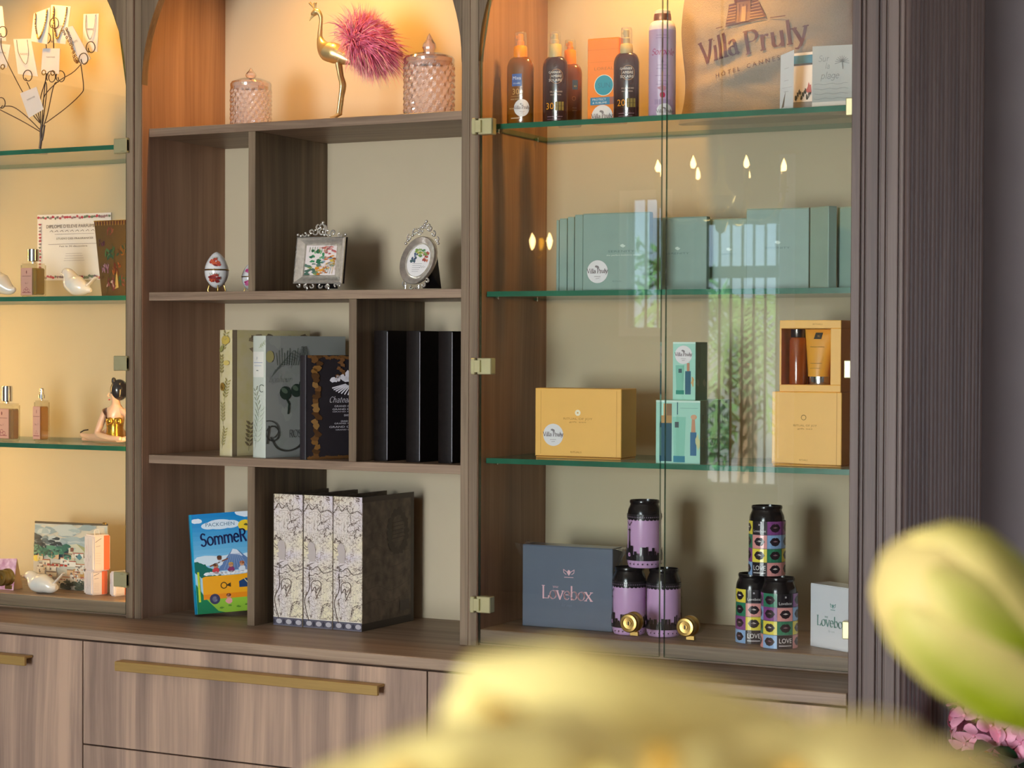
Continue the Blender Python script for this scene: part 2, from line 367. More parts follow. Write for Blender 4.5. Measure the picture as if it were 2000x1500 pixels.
# ============================================================ the room
WALN = ('#4d3a2e', '#796354', '#a08674')
W_V = wood('walnut_upright', 2, '#594a3a', '#71604b', '#88755e', 26)
W_S = wood('walnut_side', 2, '#8a6a55', '#9c7962', '#ae8b72', 20, shift=(.3, 3.1, 0))
W_H = wood('walnut_shelf', 0, '#6e5a48', '#85705c', '#9b856e', 40, shift=(0, 1.7, .4))
W_D = wood('walnut_drawer', 2, '#806b5d', '#977f6d', '#b3967e', 17, shift=(.6, 0, 2.2))
W_E = wood('walnut_end', 2, '#4c3d37', '#594840', '#66554c', 40, shift=(2.2, .8, 0))
BACK = M('cabinet_back_paint', (190, 176, 146), .6, var=.02, scale=8)
WALL = M('wall_plaster', (122, 114, 114), .8, var=.03, scale=14, bump=.05)
FLOOR = wood('floor_boards', 0, '#6d5846', '#8a7058', '#a58a70', 12, shift=(5, 5, 0))
CEIL = M('ceiling_paint', (225, 220, 212), .85, var=.02)
BRASS = M('brushed_brass', (176, 146, 84), .32, 1., var=.05, scale=60)
BRASSD = M('handle_brass', (158, 128, 72), .45, .35, var=.06, scale=80, stretch=(.2, 1, 4))
NICKEL = M('satin_hinge', (190, 184, 140), .3, .55, var=.04)
GLASS = glassy('door_glass', (250, 252, 250))
SHELFG = glassy('shelf_glass', (244, 248, 244), gain=1.0)
GEDGE = M('glass_edge', (34, 104, 78), .2, 0, .6, var=.2, scale=12)
CHROME = M('chrome', (225, 225, 225), .12, 1., var=.02)
BLACK = M('black_paint', (22, 21, 24), .35, var=.1)
WHITE = M('white_paint', (232, 228, 226), .5, var=.02)

XL, XR, YF, YB, ZC = -7.2, 2.1, -7.4, .34, 2.95
def slab(name, x0, x1, y0, y1, z0, z1, mat):
    o = box(name, mat, None, x0, x1, y0, y1, z0, z1); o['kind'] = 'structure'; return o
slab('floor', XL, XR, YF, YB, -.1, 0, FLOOR)
slab('ceiling', XL, XR, YF, YB, ZC, ZC+.1, CEIL)
slab('wall_back', XL-.1, XR+.1, YB, YB+.1, -.1, ZC+.1, WALL)
slab('wall_left', XL-.1, XL, YF-.1, YB, -.1, ZC+.1, WALL)
mb = MB(); wy0, wy1, wz0, wz1 = -.66, -.04, .42, 2.28          # side wall with an opening added for the side fill lamp
for ya, yb, za, zb in ((YF-.1, wy0, -.1, ZC+.1), (wy1, YB, -.1, ZC+.1), (wy0, wy1, -.1, wz0), (wy0, wy1, wz1, ZC+.1)): mb.box(XR, XR+.1, ya, yb, za, zb)
o = mb.build('wall_right', WALL); o['kind'] = 'structure'
# rear wall with the barred garden window that the glass doors mirror, and a wide daylight window beside it
g0, g1 = mirror(1372, 600, YF).x, mirror(1530, 600, YF).x           # garden window left/right
gz0, gz1 = .72, mirror(1450, 436, YF).z
h0, h1 = mirror(1226, 600, YF).x, mirror(1297, 600, YF).x; hz0, hz1 = mirror(1260, 640, YF).z, mirror(1260, 388, YF).z   # narrow window further along
d0, d1 = -2.85, -1.05
mb = MB()
for x0, x1, z0, z1 in ((XL, h0, 0, ZC), (h0, h1, 0, hz0), (h0, h1, hz1, ZC), (h1, g0, 0, ZC), (g0, g1, 0, gz0), (g0, g1, gz1, ZC), (g1, d0, 0, ZC), (d0, d1, 0, .55), (d0, d1, 2.68, ZC), (d1, XR, 0, ZC)):
    mb.box(x0, x1, YF-.1, YF, z0, z1)
o = mb.build('wall_rear', WALL); o['kind'] = 'structure'
DARK = M('window_bars', (34, 38, 40), .5, var=.1)
def window(name, x0, x1, z0, z1, bars, rails, mat):
    t = structure(name)
    MB().box(x0-.05, x0, YF-.06, YF+.02, z0-.05, z1+.05).box(x1, x1+.05, YF-.06, YF+.02, z0-.05, z1+.05).box(x0, x1, YF-.06, YF+.02, z0-.05, z0).box(x0, x1, YF-.06, YF+.02, z1, z1+.05).build('window_frame', mat, t)
    for k in range(bars):
        x = x0+(x1-x0)*(k+1)/(bars+1); MB().tube([(x, YF-.09, z0), (x, YF-.09, z1)], .0085, 8).build('bar', DARK, t)
    for zz in rails: box('rail', DARK, t, x0, x1, YF-.1, YF-.08, zz-.035, zz+.035)
    box('pane', GLASS, t, x0, x1, YF-.045, YF-.039, z0, z1)
window('window_1', g0, g1, gz0, gz1, 6, [mirror(1450, 530, YF).z], DARK)
window('window_3', h0, h1, hz0, hz1, 2, [], WHITE)
window('window_2', d0, d1, .55, 2.68, 0, [], WHITE)
t = structure('added_window_4')  # unseen window, added to go with the side fill lamp
MB().box(XR-.02, XR+.06, wy0-.05, wy0, wz0-.05, wz1+.05).box(XR-.02, XR+.06, wy1, wy1+.05, wz0-.05, wz1+.05).box(XR-.02, XR+.06, wy0, wy1, wz0-.05, wz0).box(XR-.02, XR+.06, wy0, wy1, wz1, wz1+.05).build('window_frame', WHITE, t)
box('pane', GLASS, t, XR+.03, XR+.036, wy0, wy1, wz0, wz1)
# curtains that hang beside the garden window (seen as pale strips in the door glass)
CURT = M('sheer_curtain', (214, 220, 240), .9, var=.04, scale=40)
def curtain(xa, xb, z0, lab):
    t = thing('curtain', lab, 'curtain', ((xa+xb)/2, YF+.10, z0))
    n = 26; w = xb-xa; v = []; H = 2.62-z0
    for i in range(n+1):
        for z in (0, H): v.append((-w/2+w*i/n, .028*math.sin(i*1.5), z))
    MB().add(v, [(2*i, 2*i+2, 2*i+3, 2*i+1) for i in range(n)]).build('curtain_cloth', CURT, t, True)
    MB().tube([(-w/2-.04, 0, H+.01), (w/2+.04, 0, H+.01)], .012).build('curtain_rod', BRASS, t)
curtain(mirror(1534, 600, YF).x, mirror(1562, 600, YF).x, .62, 'narrow pale curtain on the barred window, mirrored in the glass door')

# the garden outside the window
GRASSM = M('pale_terrace', (206, 198, 186), .9, var=.08, scale=3)
o = box('terrace_ground', GRASSM, None, -16, 4, -24, YF-.1, -.16, -.06); o['kind'] = 'structure'
PALM = M('palm_leaf', (120, 160, 96), .5, var=.35, scale=5)
LEAF = M('shrub_leaf', (84, 130, 84), .5, var=.4, scale=6)
def palm(x, y, h, lab, seed):
    rn = random.Random(seed); t = thing('garden_palm', lab, 'palm', (x, y, -.06))
    MB().tube([(0, 0, 0), (.03, 0, h*.5), (0, .02, h)], [.09, .075, .06], 10).build('trunk', M('palm_trunk', (96, 78, 60), .8, var=.2), t)
    for k in range(16):
        a = 2*PI*k/16+rn.uniform(-.2, .2); L = rn.uniform(1.0, 1.4); lift = rn.uniform(.1, .7); mb = MB()
        pts = [Vector((math.cos(a)*L*s, math.sin(a)*L*s, h+lift*s*1.2-1.25*s*s)) for s in (0, .25, .5, .75, 1)]
        pts = smooth_path(pts, 5); mb.tube(pts, .012, 5)
        for i in range(2, len(pts)):
            d = (pts[i]-pts[i-1]).normalized(); sd = d.cross(Vector((0, 0, 1))).normalized(); q = .34*math.sin(PI*i/len(pts)*.9+.2)
            for sgn in (-1, 1):
                tip = pts[i]+sd*sgn*q+d*q*.6-Vector((0, 0, q*.35)); mb.add([pts[i]+d*.02, pts[i]-d*.02, tip], [(0, 1, 2)])
        mb.build('frond', PALM, t)
palm(-5.6, -11.6, 1.9, 'feathery green palm in the garden, mirrored behind the window bars', 4)
palm(-3.2, -14.2, 1.5, 'smaller garden palm mirrored low behind the window bars', 9)
rn = random.Random(5)
for i, (x, y, rr, zz) in enumerate(((-8.3, -15.5, 1.4, 1.4), (-5.0, -16.5, 1.5, 1.8), (-1.2, -17.5, 1.4, 1.3))):
    t = thing('garden_shrub', ('broad dark garden shrub mirrored at the left window bars', 'tall garden shrub mirrored in the middle of the window', 'round garden shrub mirrored at the right window bars')[i], 'shrub', (x, y, -.06)); mb = MB()
    for k in range(1400):
        p = Vector((rn.gauss(0, 1), rn.gauss(0, 1), rn.gauss(0, 1))).normalized()*rr*rn.uniform(.75, 1); p.z = p.z*zz/rr+zz*.95
        if p.z < .05: continue
        u = Vector((rn.gauss(0, 1), rn.gauss(0, 1), rn.gauss(0, 1))).normalized()*.12; v2 = u.cross(Vector((0, 0, 1)))*.5
        mb.add([p-u, p+v2, p+u, p-v2], [(0, 1, 2, 3)])
    mb.build('leaves', LEAF, t)['kind'] = 'stuff'
    MB().tube([(0, 0, 0), (0, 0, zz)], .06).build('stem', M('palm_trunk', (96, 78, 60)), t)

# chandelier and wall light behind the photographer (mirrored in the doors)
BULB = emit('candle_bulb', (255, 214, 140), 38)
CBR = M('chandelier_brass', (190, 160, 70), .18, 1., var=.03)
c = mirror(1408, 398, -4.0)
t = thing('chandelier', 'brass candle chandelier mirrored in the upper right glass door', 'chandelier', c)
MB().lathe([(.004, -.12), (.018, -.11), (.03, -.07), (.016, -.03), (.05, 0), (.062, .03), (.03, .06), (.014, .1), (.02, .15), (.008, .2)], 20).build('column', CBR, t, True)
MB().tube([(0, 0, .2), (0, 0, ZC-c.z)], .006).build('chain', CBR, t)
for k in range(8):
    a = 2*PI*k/8+.05; ca, sa = math.cos(a), math.sin(a)
    arm = MB().tube(smooth_path([(ca*q, sa*q, z) for q, z in ((.03, .02), (.1, -.06), (.2, -.07), (.265, .0), (.27, .05))], 5), .007, 8).build('arm', CBR, t, True)
    MB().lathe([(.006, .05), (.026, .055), (.012, .062), (.011, .12)], 12, (ca*.27, sa*.27, 0)).build('candle', CBR, arm, True)
    MB().lathe([(.005, .12), (.011, .13), (.0115, .142), (.005, .16), (.001, .17)], 10, (ca*.27, sa*.27, 0)).build('bulb', BULB, arm, True)
c = mirror(1062, 462, YF+.05)
t = thing('wall_light', 'twin candle wall light mirrored at the left of the glass door', 'lamp', (c.x, YF, c.z-.1))
MB().box(-.05, .05, 0, .03, -.08, .1, .008).build('backplate', CBR, t)
for s in (-1, 1):
    arm = MB().tube(smooth_path([(0, .03, 0), (s*.03, .08, -.03), (s*.058, .09, .02)], 5), .006).build('arm', CBR, t, True)
    MB().lathe([(.005, .02), (.015, .05), (.019, .075), (.006, .11), (.001, .12)], 10, (s*.058, .09, 0)).build('bulb', BULB, arm, True)

# ============================================================ the wall unit
D, T, ZT, ZS, ZTOP = .312, .0195, .9, 2.075, 2.52
BAYS = {'L': (-3.552, -2.754), 'C': (-2.711, -1.913), 'R': (-1.874, -1.080)}
SPOTM = emit('downlight_lens', (255, 206, 130), 14)
def unit(name, lab, x0, x1, arch_y0=0.0):
    t = thing(name, lab, 'cabinet'); 
    box('side_panel', W_S, t, x0-T, x0, .0, D, ZT, ZTOP); box('side_panel', W_S, t, x1, x1+T, .0, D, ZT, ZTOP)
    # vertical bead on the front of each side panel
    for a in (x0-T, x1): box('front_edge', W_V, t, a+.0008, a+T-.0008, -.0022, .0, ZT, ZTOP)
    box('back_panel', BACK, t, x0, x1, D, D+.012, ZT, ZTOP)
    box('top_panel', W_H, t, x0, x1, 0, D, ZTOP-T, ZTOP)
    cx, rr = (x0+x1)/2, (x1-x0)/2
    out = [(x0, ZTOP-T), (x0, ZS)]+[(cx-rr*math.cos(PI*i/48)*.999, ZS+rr*.98*math.sin(PI*i/48)) for i in range(49)]+[(x1, ZS), (x1, ZTOP-T)]
    # arch plate as quads between the curve and the top
    mb = MB(); A = [(cx-rr*math.cos(PI*i/48), ZS+rr*.985*math.sin(PI*i/48)) for i in range(49)]
    for i in range(48):
        (xa, za), (xb, zb) = A[i], A[i+1]
        v = [(xa, y, z) for y in (-.002, .019) for z in (za, ZTOP-T)]+[(xb, y, z) for y in (-.002, .019) for z in (zb, ZTOP-T)]
        mb.add(v, [(0, 1, 5, 4), (2, 6, 7, 3), (0, 4, 6, 2)])
    mb.build('arch_panel', W_V, t)
    dl = MB().lathe([(.034, .0), (.034, -.008), (.024, -.008), (.024, -.004)], 24, (cx, .05, ZTOP-T), cap=False).build('downlight', CHROME, t)
    MB().lathe([(.024, -.004), (.0001, -.004)], 24, (cx, .05, ZTOP-T), cap=False).build('lens', SPOTM, dl)
    return t
def glass_shelves(t, x0, x1):
    for z in (1.951, 1.614, 1.277):
        o = MB().box(x0+.0015, x1-.0015, .034, D-.002, z-.0105, z)
        f = o.f; o.m = [1, 1, 1, 1, 0, 0]
        # faces: x-, x+, y-, y+, z-, z+
        o.m = [1, 1, 1, 1, 0, 0]; o.build('glass_shelf', [SHELFG, GEDGE], t)
        for x in (x0, x1):
            for y in (.07, .25):
                MB().tube([(x+(.009 if x == x0 else -.009), y, z-.013), (x, y, z-.013)], .0025, 8).build('shelf_pin', CHROME, t)
def arch_door(t, x0, x1, xa, xb, hinge_x, lock):
    """one glass leaf under the arch between xa and xb"""
    cx, rr = (x0+x1)/2, (x1-x0)/2-.003; y0, y1 = .001, .009; n = 20
    top = [(xa+(xb-xa)*i/n) for i in range(n+1)]
    pts = [(xa, ZT+.006)]+[(x, ZS+math.sqrt(max(0, rr*rr-(x-cx)**2))*.985) for x in top]+[(xb, ZT+.006)]
    mb = MB(); N = len(pts)
    mb.prism(pts, y0, y1, 'y'); mb.m = [0, 0]+[1]*N
    d = mb.build('glass_door', [GLASS, glassy('door_edge', (120, 160, 140), body=(70, 96, 86), body_mix=.55)], t)
    s = 1 if hinge_x < cx else -1
    for z in HZ:
        h = MB().box(*sorted((hinge_x+s*.0005, hinge_x+s*.032)), -.006, .015, z-.0165, z+.0165, .0015)
        h.box(*sorted((hinge_x-s*.010, hinge_x-s*.001)), -.013, -.0028, z-.0165, z+.0165, .0015)
        h.box(*sorted((hinge_x-s*.010, hinge_x+s*.010)), -.0125, -.0055, z-.012, z+.012)
        h.build('hinge', NICKEL, d)
    lx, lz = lock
    k = MB().lathe([(.0001, .0), (.017, .0), (.0195, .003), (.0195, .009), (.0165, .012), (.0165, .02), (.0185, .023), (.0185, .03), (.0165, .033), (.012, .0335), (.0115, .031), (.0055, .0305), (.005, .033), (.0001, .033)], 28, cap=False)
    k.v = [(lx+a, y0-c, lz+b) for a, b, c in k.v]; k.build('lock_knob', BRASS, d, .5)
    MB().tube([(lx, y0-.0335, lz-.0035), (lx, y0-.0335, lz+.0035)], .0012, 6).build('keyhole', BLACK, d)
    MB().box(lx-.009, lx+.009, y0-.006, y0, lz-.028, lz-.019, .001).build('lock_foot', BRASS, d)
    return d
HZ = (1.943, 1.463, .984)
for key, nm, lab in (('L', 'glass_display_cabinet', 'arched walnut glass cabinet holding perfumes, birds and jewellery cards, left of the bookcase'),
                     ('R', 'glass_display_cabinet', 'arched walnut glass cabinet with sun oils, yellow boxes and cans, right of the bookcase')):
    x0, x1 = BAYS[key]; t = unit(nm, lab, x0, x1); glass_shelves(t, x0, x1)
    box('bottom_board', W_H, t, x0, x1, .0125, D, ZT, .932, .0015)
    cx = (x0+x1)/2
    zl = .972
    if key == 'L': [box('fill_strip', emit('fill_strip_glow', (255, 214, 150), 3), t, xa, xa+.002, .024, .036, .95, 1.8) for xa in (x1-.0022, x0+.0002)]  # glowing strips added as fixtures for the hidden fill lamps
    if key == 'R':
        arch_door(t, x0, x1, x0+.003, cx-.002, x0, (at(1232, 1230, -.02).x, zl)); arch_door(t, x0, x1, cx+.002+.006, x1-.003, x1, (at(1342, 1240, -.02).x, zl))
    else:
        arch_door(t, x0, x1, x0+.003, cx-.002, x0, (cx-.04, zl)); arch_door(t, x0, x1, cx+.004, x1-.003, x1, (at(6, 1142, -.02).x, zl))
x0, x1 = BAYS['C']
t = unit('open_bookcase', 'arched open walnut bookcase with uneven compartments between the two glass cabinets', x0, x1)
for z in (1.981, 1.620, 1.261): box('wood_shelf', W_H, t, x0+.0005, x1-.0005, .023, D, z-.0185, z, .0008)
for xa, xb, za, zb in ((-2.447, -2.429, 1.620, 1.9625), (-2.193, -2.174, 1.261, 1.6015), (-2.448, -2.429, ZT, 1.2425)):
    box('partition', W_V, t, xa, xb, .0235, D, za, zb, .0008)

# worktop and the base units
mb = MB().box(-3.62, -1.045, -.189, YB, .878, .9, .0015)
o = mb.build('worktop', W_H); o['label'] = 'long walnut worktop under the display cabinets'; o['category'] = 'worktop'
def handle(par, xa, xb, z):
    h = MB().box(xa, xb, -.2165, -.2085, z-.010, z+.010, .001).box(xa, xb, -.2085, -.189, z+.005, z+.010, .0008)
    return h.build('bar_handle', BRASSD, par)
def base_unit(lab, x0, x1, fronts):
    t = thing('drawer_unit', lab, 'cabinet', (0, 0, 0))
    box('carcass', W_S, t, x0+.001, x1-.001, -.166, YB-.005, .08, .877)
    box('plinth', BLACK, t, x0+.001, x1-.001, -.12, YB-.005, 0, .0795)
    for nm, za, zb, hx in fronts:
        d = MB().box(x0+.0015, x1-.0015, -.187, -.1665, za, zb, .0008).build(nm, W_D, t)
        if hx: handle(d, hx[0], hx[1], hx[2])
base_unit('walnut base unit at the far left, brass handle cut by the frame', -3.62, -2.7235, [('cupboard_door', .085, .874, (-3.35, -2.857, .8245))])
base_unit('walnut drawer unit below the bookcase with long brass bar handle', -2.7235, -1.8835, [('drawer', .656, .874, (-2.616, -1.978, .833)), ('drawer', .37, .653, (-2.616, -1.978, .60)), ('drawer', .085, .367, (-2.616, -1.978, .32))])
base_unit('walnut base unit on the right behind the yellow lily', -1.8835, -1.045, [('drawer', .656, .874, (-1.78, -1.15, .833)), ('drawer', .37, .653, (-1.78, -1.15, .60)), ('drawer', .085, .367, (-1.78, -1.15, .32))])

# tall end upright: stepped pilaster to the front, fine fluting on its side
t = structure('trim_1')
YP = -.21; xe0, xe1 = -1.037, -.949
def px_x(px): return at(px, 800, YP).x
box('end_core', W_E, t, xe0, xe1, YP+.004, YB-.003, 0, ZC-.002)
st = [1660, 1677.5, 1680, 1686, 1689, 1712, 1716, 1726, 1730, 1751, 1754, 1761]
for k in range(0, len(st), 2):
    xa, xb = px_x(st[k]), px_x(st[k+1])
    MB().box(xa, xb, YP-(.002 if k % 4 == 0 else -.0005), YP+.0045, 0, ZC-.002, .0012).build('pilaster_strip', W_E, t)
mb = MB(); nfl = 20; y0, y1 = YP+.004, YB-.004; ds = (y1-y0)/nfl
prof = []
for k in range(nfl):
    for j in range(8):
        u = j/7; prof.append((xe1+.0004+.0105*math.sin(PI*u)**.6, y0+ds*(k+.07+.86*u)))
prof = [(xe1-.002, y0)]+prof+[(xe1-.002, y1)]
mb.add([(x, y, z) for x, y in prof for z in (0, ZC-.002)], [(2*i, 2*i+2, 2*i+3, 2*i+1) for i in range(len(prof)-1)])
o = mb.build('fluted_panel', W_E, t, .9); o['kind'] = 'stuff'
# ============================================================ right cabinet: top glass shelf
Z1, Z2, Z3, ZB = 1.9511, 1.6141, 1.2771, .9321
FA = -PI/2+.42            # bearing of a round thing's side that looks at the room's middle
STICK = (236, 232, 234)
def villa_sticker(p, cx, cy, r):
    p.ell(cx, cy, r, r, STICK, 28)
    p.blob(cx-.02*r, cy+.42*r, .2*r, .12*r, '#8d8588', .5, 9, 4)
    p.pen('Villa Pruly', cx, cy-.12*r, .36*r, '#6b5a60', .11, .05)
    p.line([(cx-.28*r, cy-.42*r), (cx+.3*r, cy-.42*r)], .05*r, '#b3a9ac'); p.line([(cx-.14*r, cy-.62*r), (cx+.18*r, cy-.58*r)], .05*r, '#b3a9ac')
def shoulder(w, h, hs, neck, dep=.6, n=40):
    """bottle body with rounded shoulders; returns profile (r,z)"""
    prof = [(w*.46, 0), (w*.5, .004), (w*.5, h-hs)]
    for i in range(1, 9):
        a = PI/2*i/8; prof.append((neck+(w*.5-neck)*math.cos(a), h-hs+hs*math.sin(a)))
    return prof
PUMPO = M('orange_pump', (255, 150, 12), .4, var=.03)
PUMPB = M('beige_pump', (206, 184, 128), .4, var=.03)
CLEAR = glassy('clear_cap', (248, 248, 246), gain=2.5, body=(250, 246, 240), body_mix=.10)
AMBER = M('amber_bottle', (130, 76, 12), .18, 0, .6, var=.12, scale=14, coat=.5)
BROWN = M('dark_brown_bottle', (62, 30, 24), .2, 0, .6, var=.08, coat=.5)
def spray(name, lab, px, py, Y, z, wpx, body_px, neck_px, cap_px, matb, matp, art, group='sun oil sprays on the top glass shelf'):
    q = Px(px, py, Y, z); w = wpx*q.s; hb = q.up(body_px, px); hn = q.up(neck_px, px); hc = q.up(cap_px, px)
    t = thing(name, lab, 'bottle', q.loc, 0, group)
    nk = w*.23
    MB().lathe(shoulder(w, hb, w*.42, nk), 40, sy=.62).build('body', matb, t, .6)
    MB().lathe([(nk*1.02, hb-.002), (nk*1.06, hb+.004), (nk*1.0, hn-.002), (nk*.9, hn)], 24).build('collar', matp, t, .6)
    MB().lathe([(nk*.55, hn), (nk*.55, hn+(hc-hn)*.35), (nk*.42, hn+(hc-hn)*.4), (nk*.42, hc-.005), (nk*.3, hc-.003)], 18).box(-nk*.75, 0, -.002, .002, hc-.012, hc-.006, .0008).build('nozzle', matp, t, .6)
    MB().lathe([(nk*.95, hn+.001), (nk*.88, hc-.002), (nk*.8, hc), (nk*.0001, hc)], 24, cap=False).build('clear_cap', CLEAR, t, .6)
    p = Print(w*1.1, hb); art(p, w, hb)
    r = w/2
    p.build('label_print', t, wrap(r, 0, -PI/2+.28, 1, .62, p.w), INKG, cols=r*.22)
    return t
def art_amber(p, w, h):
    c = w*.55
    p.rect_(c-.32*w, h*.56, c+.06*w, h*.74, '#4668ad'); p.text('Mixa', c-.13*w, h*.655, h*.05, '#f4f4f8'); p.text('SOLAIRE', c-.13*w, h*.59, h*.022, '#dfe6f2')
    p.text('30', c-.17*w, h*.44, h*.085, '#d9a45c'); p.ring(c+.02*w, h*.475, .07*w, .012*w, '#e8c890')
    p.line([(c-.36*w, h*.41), (c+.06*w, h*.41)], .004*h, '#d9b070'); p.text('HUILE SECHE', c-.2*w, h*.36, h*.018, '#e6c89a')
    p.text('PROTECTRICE', c-.25*w, h*.225, h*.018, '#e6c89a'); p.rect_(c-.36*w, h*.085, c+.02*w, h*.1, '#d0b090')
def art_amber_st(p, w, h):
    art_amber(p, w, h); villa_sticker(p, w*.62, h*.24, w*.3)
def art_amber_back(p, w, h):
    c = w*.7
    p.rect_(c-.05*w, h*.58, c+.2*w, h*.73, '#4668ad'); p.text('xa', c+.07*w, h*.62, h*.04, '#f4f4f8'); p.ring(c+.02*w, h*.44, .07*w, .012*w, '#d9a45c')
    p.text('HUILE', c+.05*w, h*.28, h*.02, '#e6c89a'); p.text('SECHE', c+.05*w, h*.24, h*.02, '#e6c89a')
def art_brown(num):
    def f(p, w, h):
        c = w*.58
        p.ring(c+.03*w, h*.69, .26*w, .012*w, '#d8a878'); p.text('GARNIER', c-.05*w, h*.735, h*.034, '#f0ece2'); p.text('AMBRE', c+.02*w, h*.675, h*.04, '#f0ece2'); p.text('SOLAIRE', c-.02*w, h*.615, h*.04, '#f0ece2')
        p.text('OIL CLAASSIC', c+.02*w, h*.45, h*.022, '#d8c8b8', width=.55*w) if False else p.text('OIL ENRICHED', c+.02*w, h*.45, h*.022, '#d8c8b8')
        p.text('PROTECTION', c+.0*w, h*.405, h*.02, '#c8b8a8')
        p.text(num, c-.25*w, h*.2, h*.1, '#f2a21c')
        for k in range(3):
            p.rect_(c+(-.02+.13*k)*w, h*.18, c+(.085+.13*k)*w, h*.31, '#8a7a3a'); p.line([(c+(-.01+.13*k)*w, h*.245), (c+(.075+.13*k)*w, h*.245)], .006*h, '#3e2a1c')
        p.line([(c-.34*w, h*.09), (c+.28*w, h*.09)], .006*h, '#b090a0'); p.line([(c-.34*w, h*.05), (c+.2*w, h*.05)], .005*h, '#a08090')
    return f
spray('sun_oil_bottle', 'amber sun oil spray with orange pump and round white sticker', 1016, 239, .075, Z1, 56, 111, 90, 63, AMBER, PUMPO, art_amber_st)
spray('sun_oil_bottle', 'dark brown sun oil spray numbered 30 with beige pump', 1084, 237, .075, Z1, 52, 112, 88, 64, BROWN, PUMPB, art_brown('30'))
spray('sun_oil_bottle', 'amber sun oil spray half hidden behind the dark brown bottle numbered 30', 1113, 233, .15, Z1, 50, 124, 97, 77, AMBER, PUMPO, art_amber_back)
spray('sun_oil_bottle', 'dark brown sun oil spray numbered 20 in front of the orange carton', 1223, 229, .085, Z1, 53, 104, 87, 55, BROWN, PUMPB, art_brown('20'))

def carton(name, lab, cat, x0px, x1px, ytop, ybase, Y, z, depth, mat, art=None, rz=0., group=None, b=.0012, side_art=None, lid=None, inkm=None):
    """closed carton: body panel set a hair inside its lid edges, print on the front, optional print on its right side"""
    q = Px((x0px+x1px)/2, ybase, Y, z); X0 = at(x0px, ybase, Y).x; X1 = at(x1px, ybase, Y).x; w = (X1-X0)/max(.5, math.cos(rz)); h = q.up(ytop, (x0px+x1px)/2)
    t = thing(name, lab, 'box' if cat is None else cat, (X0, Y, z), rz, group)
    if lid:
        MB().box(.0008, w-.0008, .0008, depth, 0, h*lid-.0006, b).build('base', mat, t); MB().box(0, w, 0, depth+.0005, h*lid, h, b).build('lid', mat, t)
    else:
        MB().box(0, w, 0, depth, 0, h-.0012, b).build('body', mat, t)
        MB().box(.0006, w-.0006, .0006, depth-.0006, h-.0012, h, .0003).build('top_flap', mat, t)
    if art:
        p = Print(w, h); art(p, w, h); p.build('front_print', t, front(0, 0, 0), inkm or INK)
    if side_art:
        p = Print(depth, h); side_art(p, depth, h); p.build('side_print', t, side(w, 0, 0), inkm or INK)
    return t
ORANGE = M('orange_carton', (255, 138, 10), .4, var=.02)
def art_orange(p, w, h):
    p.rect_(0, h*.86, w, h*.865, '#e07800'); p.rect_(0, h*.715, w, h*.72, '#e88208')
    p.text('LOREAL', w*.52, h*.62, h*.035, '#c8741a', width=w*.62)
    p.ell(w*.53, h*.44, w*.3, w*.3, '#2f9bb4', 30); p.ring(w*.53, h*.44, w*.29, w*.018, '#f0f2e8'); p.text('SUN', w*.53, h*.41, h*.06, '#2a7f96')
    p.rect_(w*.1, h*.21, w*.72, h*.3, '#3a86b0'); p.rect_(w*.72, h*.21, w, h*.3, '#b07060'); p.text('PROTECT', w*.38, h*.262, h*.024, '#f2f4f4', width=w*.44); p.text('& SUBLIME', w*.4, h*.225, h*.022, '#f2f4f4', width=w*.46)
    villa_sticker(p, w*.48, h*.07, w*.34)
carton('sun_cream_carton', 'bright orange sun cream carton with blue disc and white sticker', 'carton', 1147, 1208, 76, 233, .10, Z1, .045, ORANGE, art_orange)

# lavender spray can
q = Px(1293, 226, .085, Z1); r = 26.5*q.s; h = q.up(20, 1293)
t = thing('spray_can', 'tall lavender spray can with a rose gold cap behind the door gap', 'spray can', q.loc)
LAV = M('lavender_can', (205, 172, 204), .3, 0, .5, var=.03); RG = M('rose_gold_cap', (196, 130, 96), .3, .7, var=.05)
hb = q.up(62, 1293)
MB().lathe([(r*.94, 0), (r, .003), (r, hb)], 40).build('body', LAV, t, .6)
MB().lathe([(r, hb), (r*.97, hb+.007), (r*.86, hb+.015), (r*.72, hb+.018)], 40).build('shoulder', M('pale_shoulder', (238, 218, 228), .3, var=.02), t, .6)
MB().lathe([(r*.66, hb+.017), (r*.68, h*.88), (r*.64, h*.9), (r*.66, h*.91), (r*.62, h*.955)], 32).build('cap', RG, t, .6)
MB().lathe([(r*.6, h*.954), (r*.56, h*.985), (r*.3, h), (.0001, h)], 32, cap=False).build('cap_dome', M('pale_cap', (240, 222, 205), .3, var=.02), t, .6)
p = Print(r*2.4, hb); c = r*1.2
p.pen('Soroble', c, hb*.71, hb*.07, '#b8386e', .1, .05, False, .25, wob=.04)
for k, (y, wd) in enumerate(((.93, .9), (.9, 1.0), (.63, .2), (.59, .8), (.55, .9), (.47, 1.1), (.41, .6), (.37, .9))): p.line([(c-r*wd*.5, hb*y), (c+r*wd*.5, hb*y)], .0011, '#a888b0')
p.blob(c, hb*.33, r*.28, r*.2, '#c98a9c', .4, 11, 3); p.blob(c, hb*.25, r*.2, hb*.035, '#c2325a', .1, 10, 8)
for k in range(4): p.rect_(c+(-.58+.3*k)*r, hb*.14, c+(-.34+.3*k)*r, hb*.2, '#b79cc0')
villa_sticker(p, c+r*.16, hb*.06, r*.6)
p.build('can_print', t, wrap(r, 0, FA, w=r*2.4), INKG, cols=r*.2)

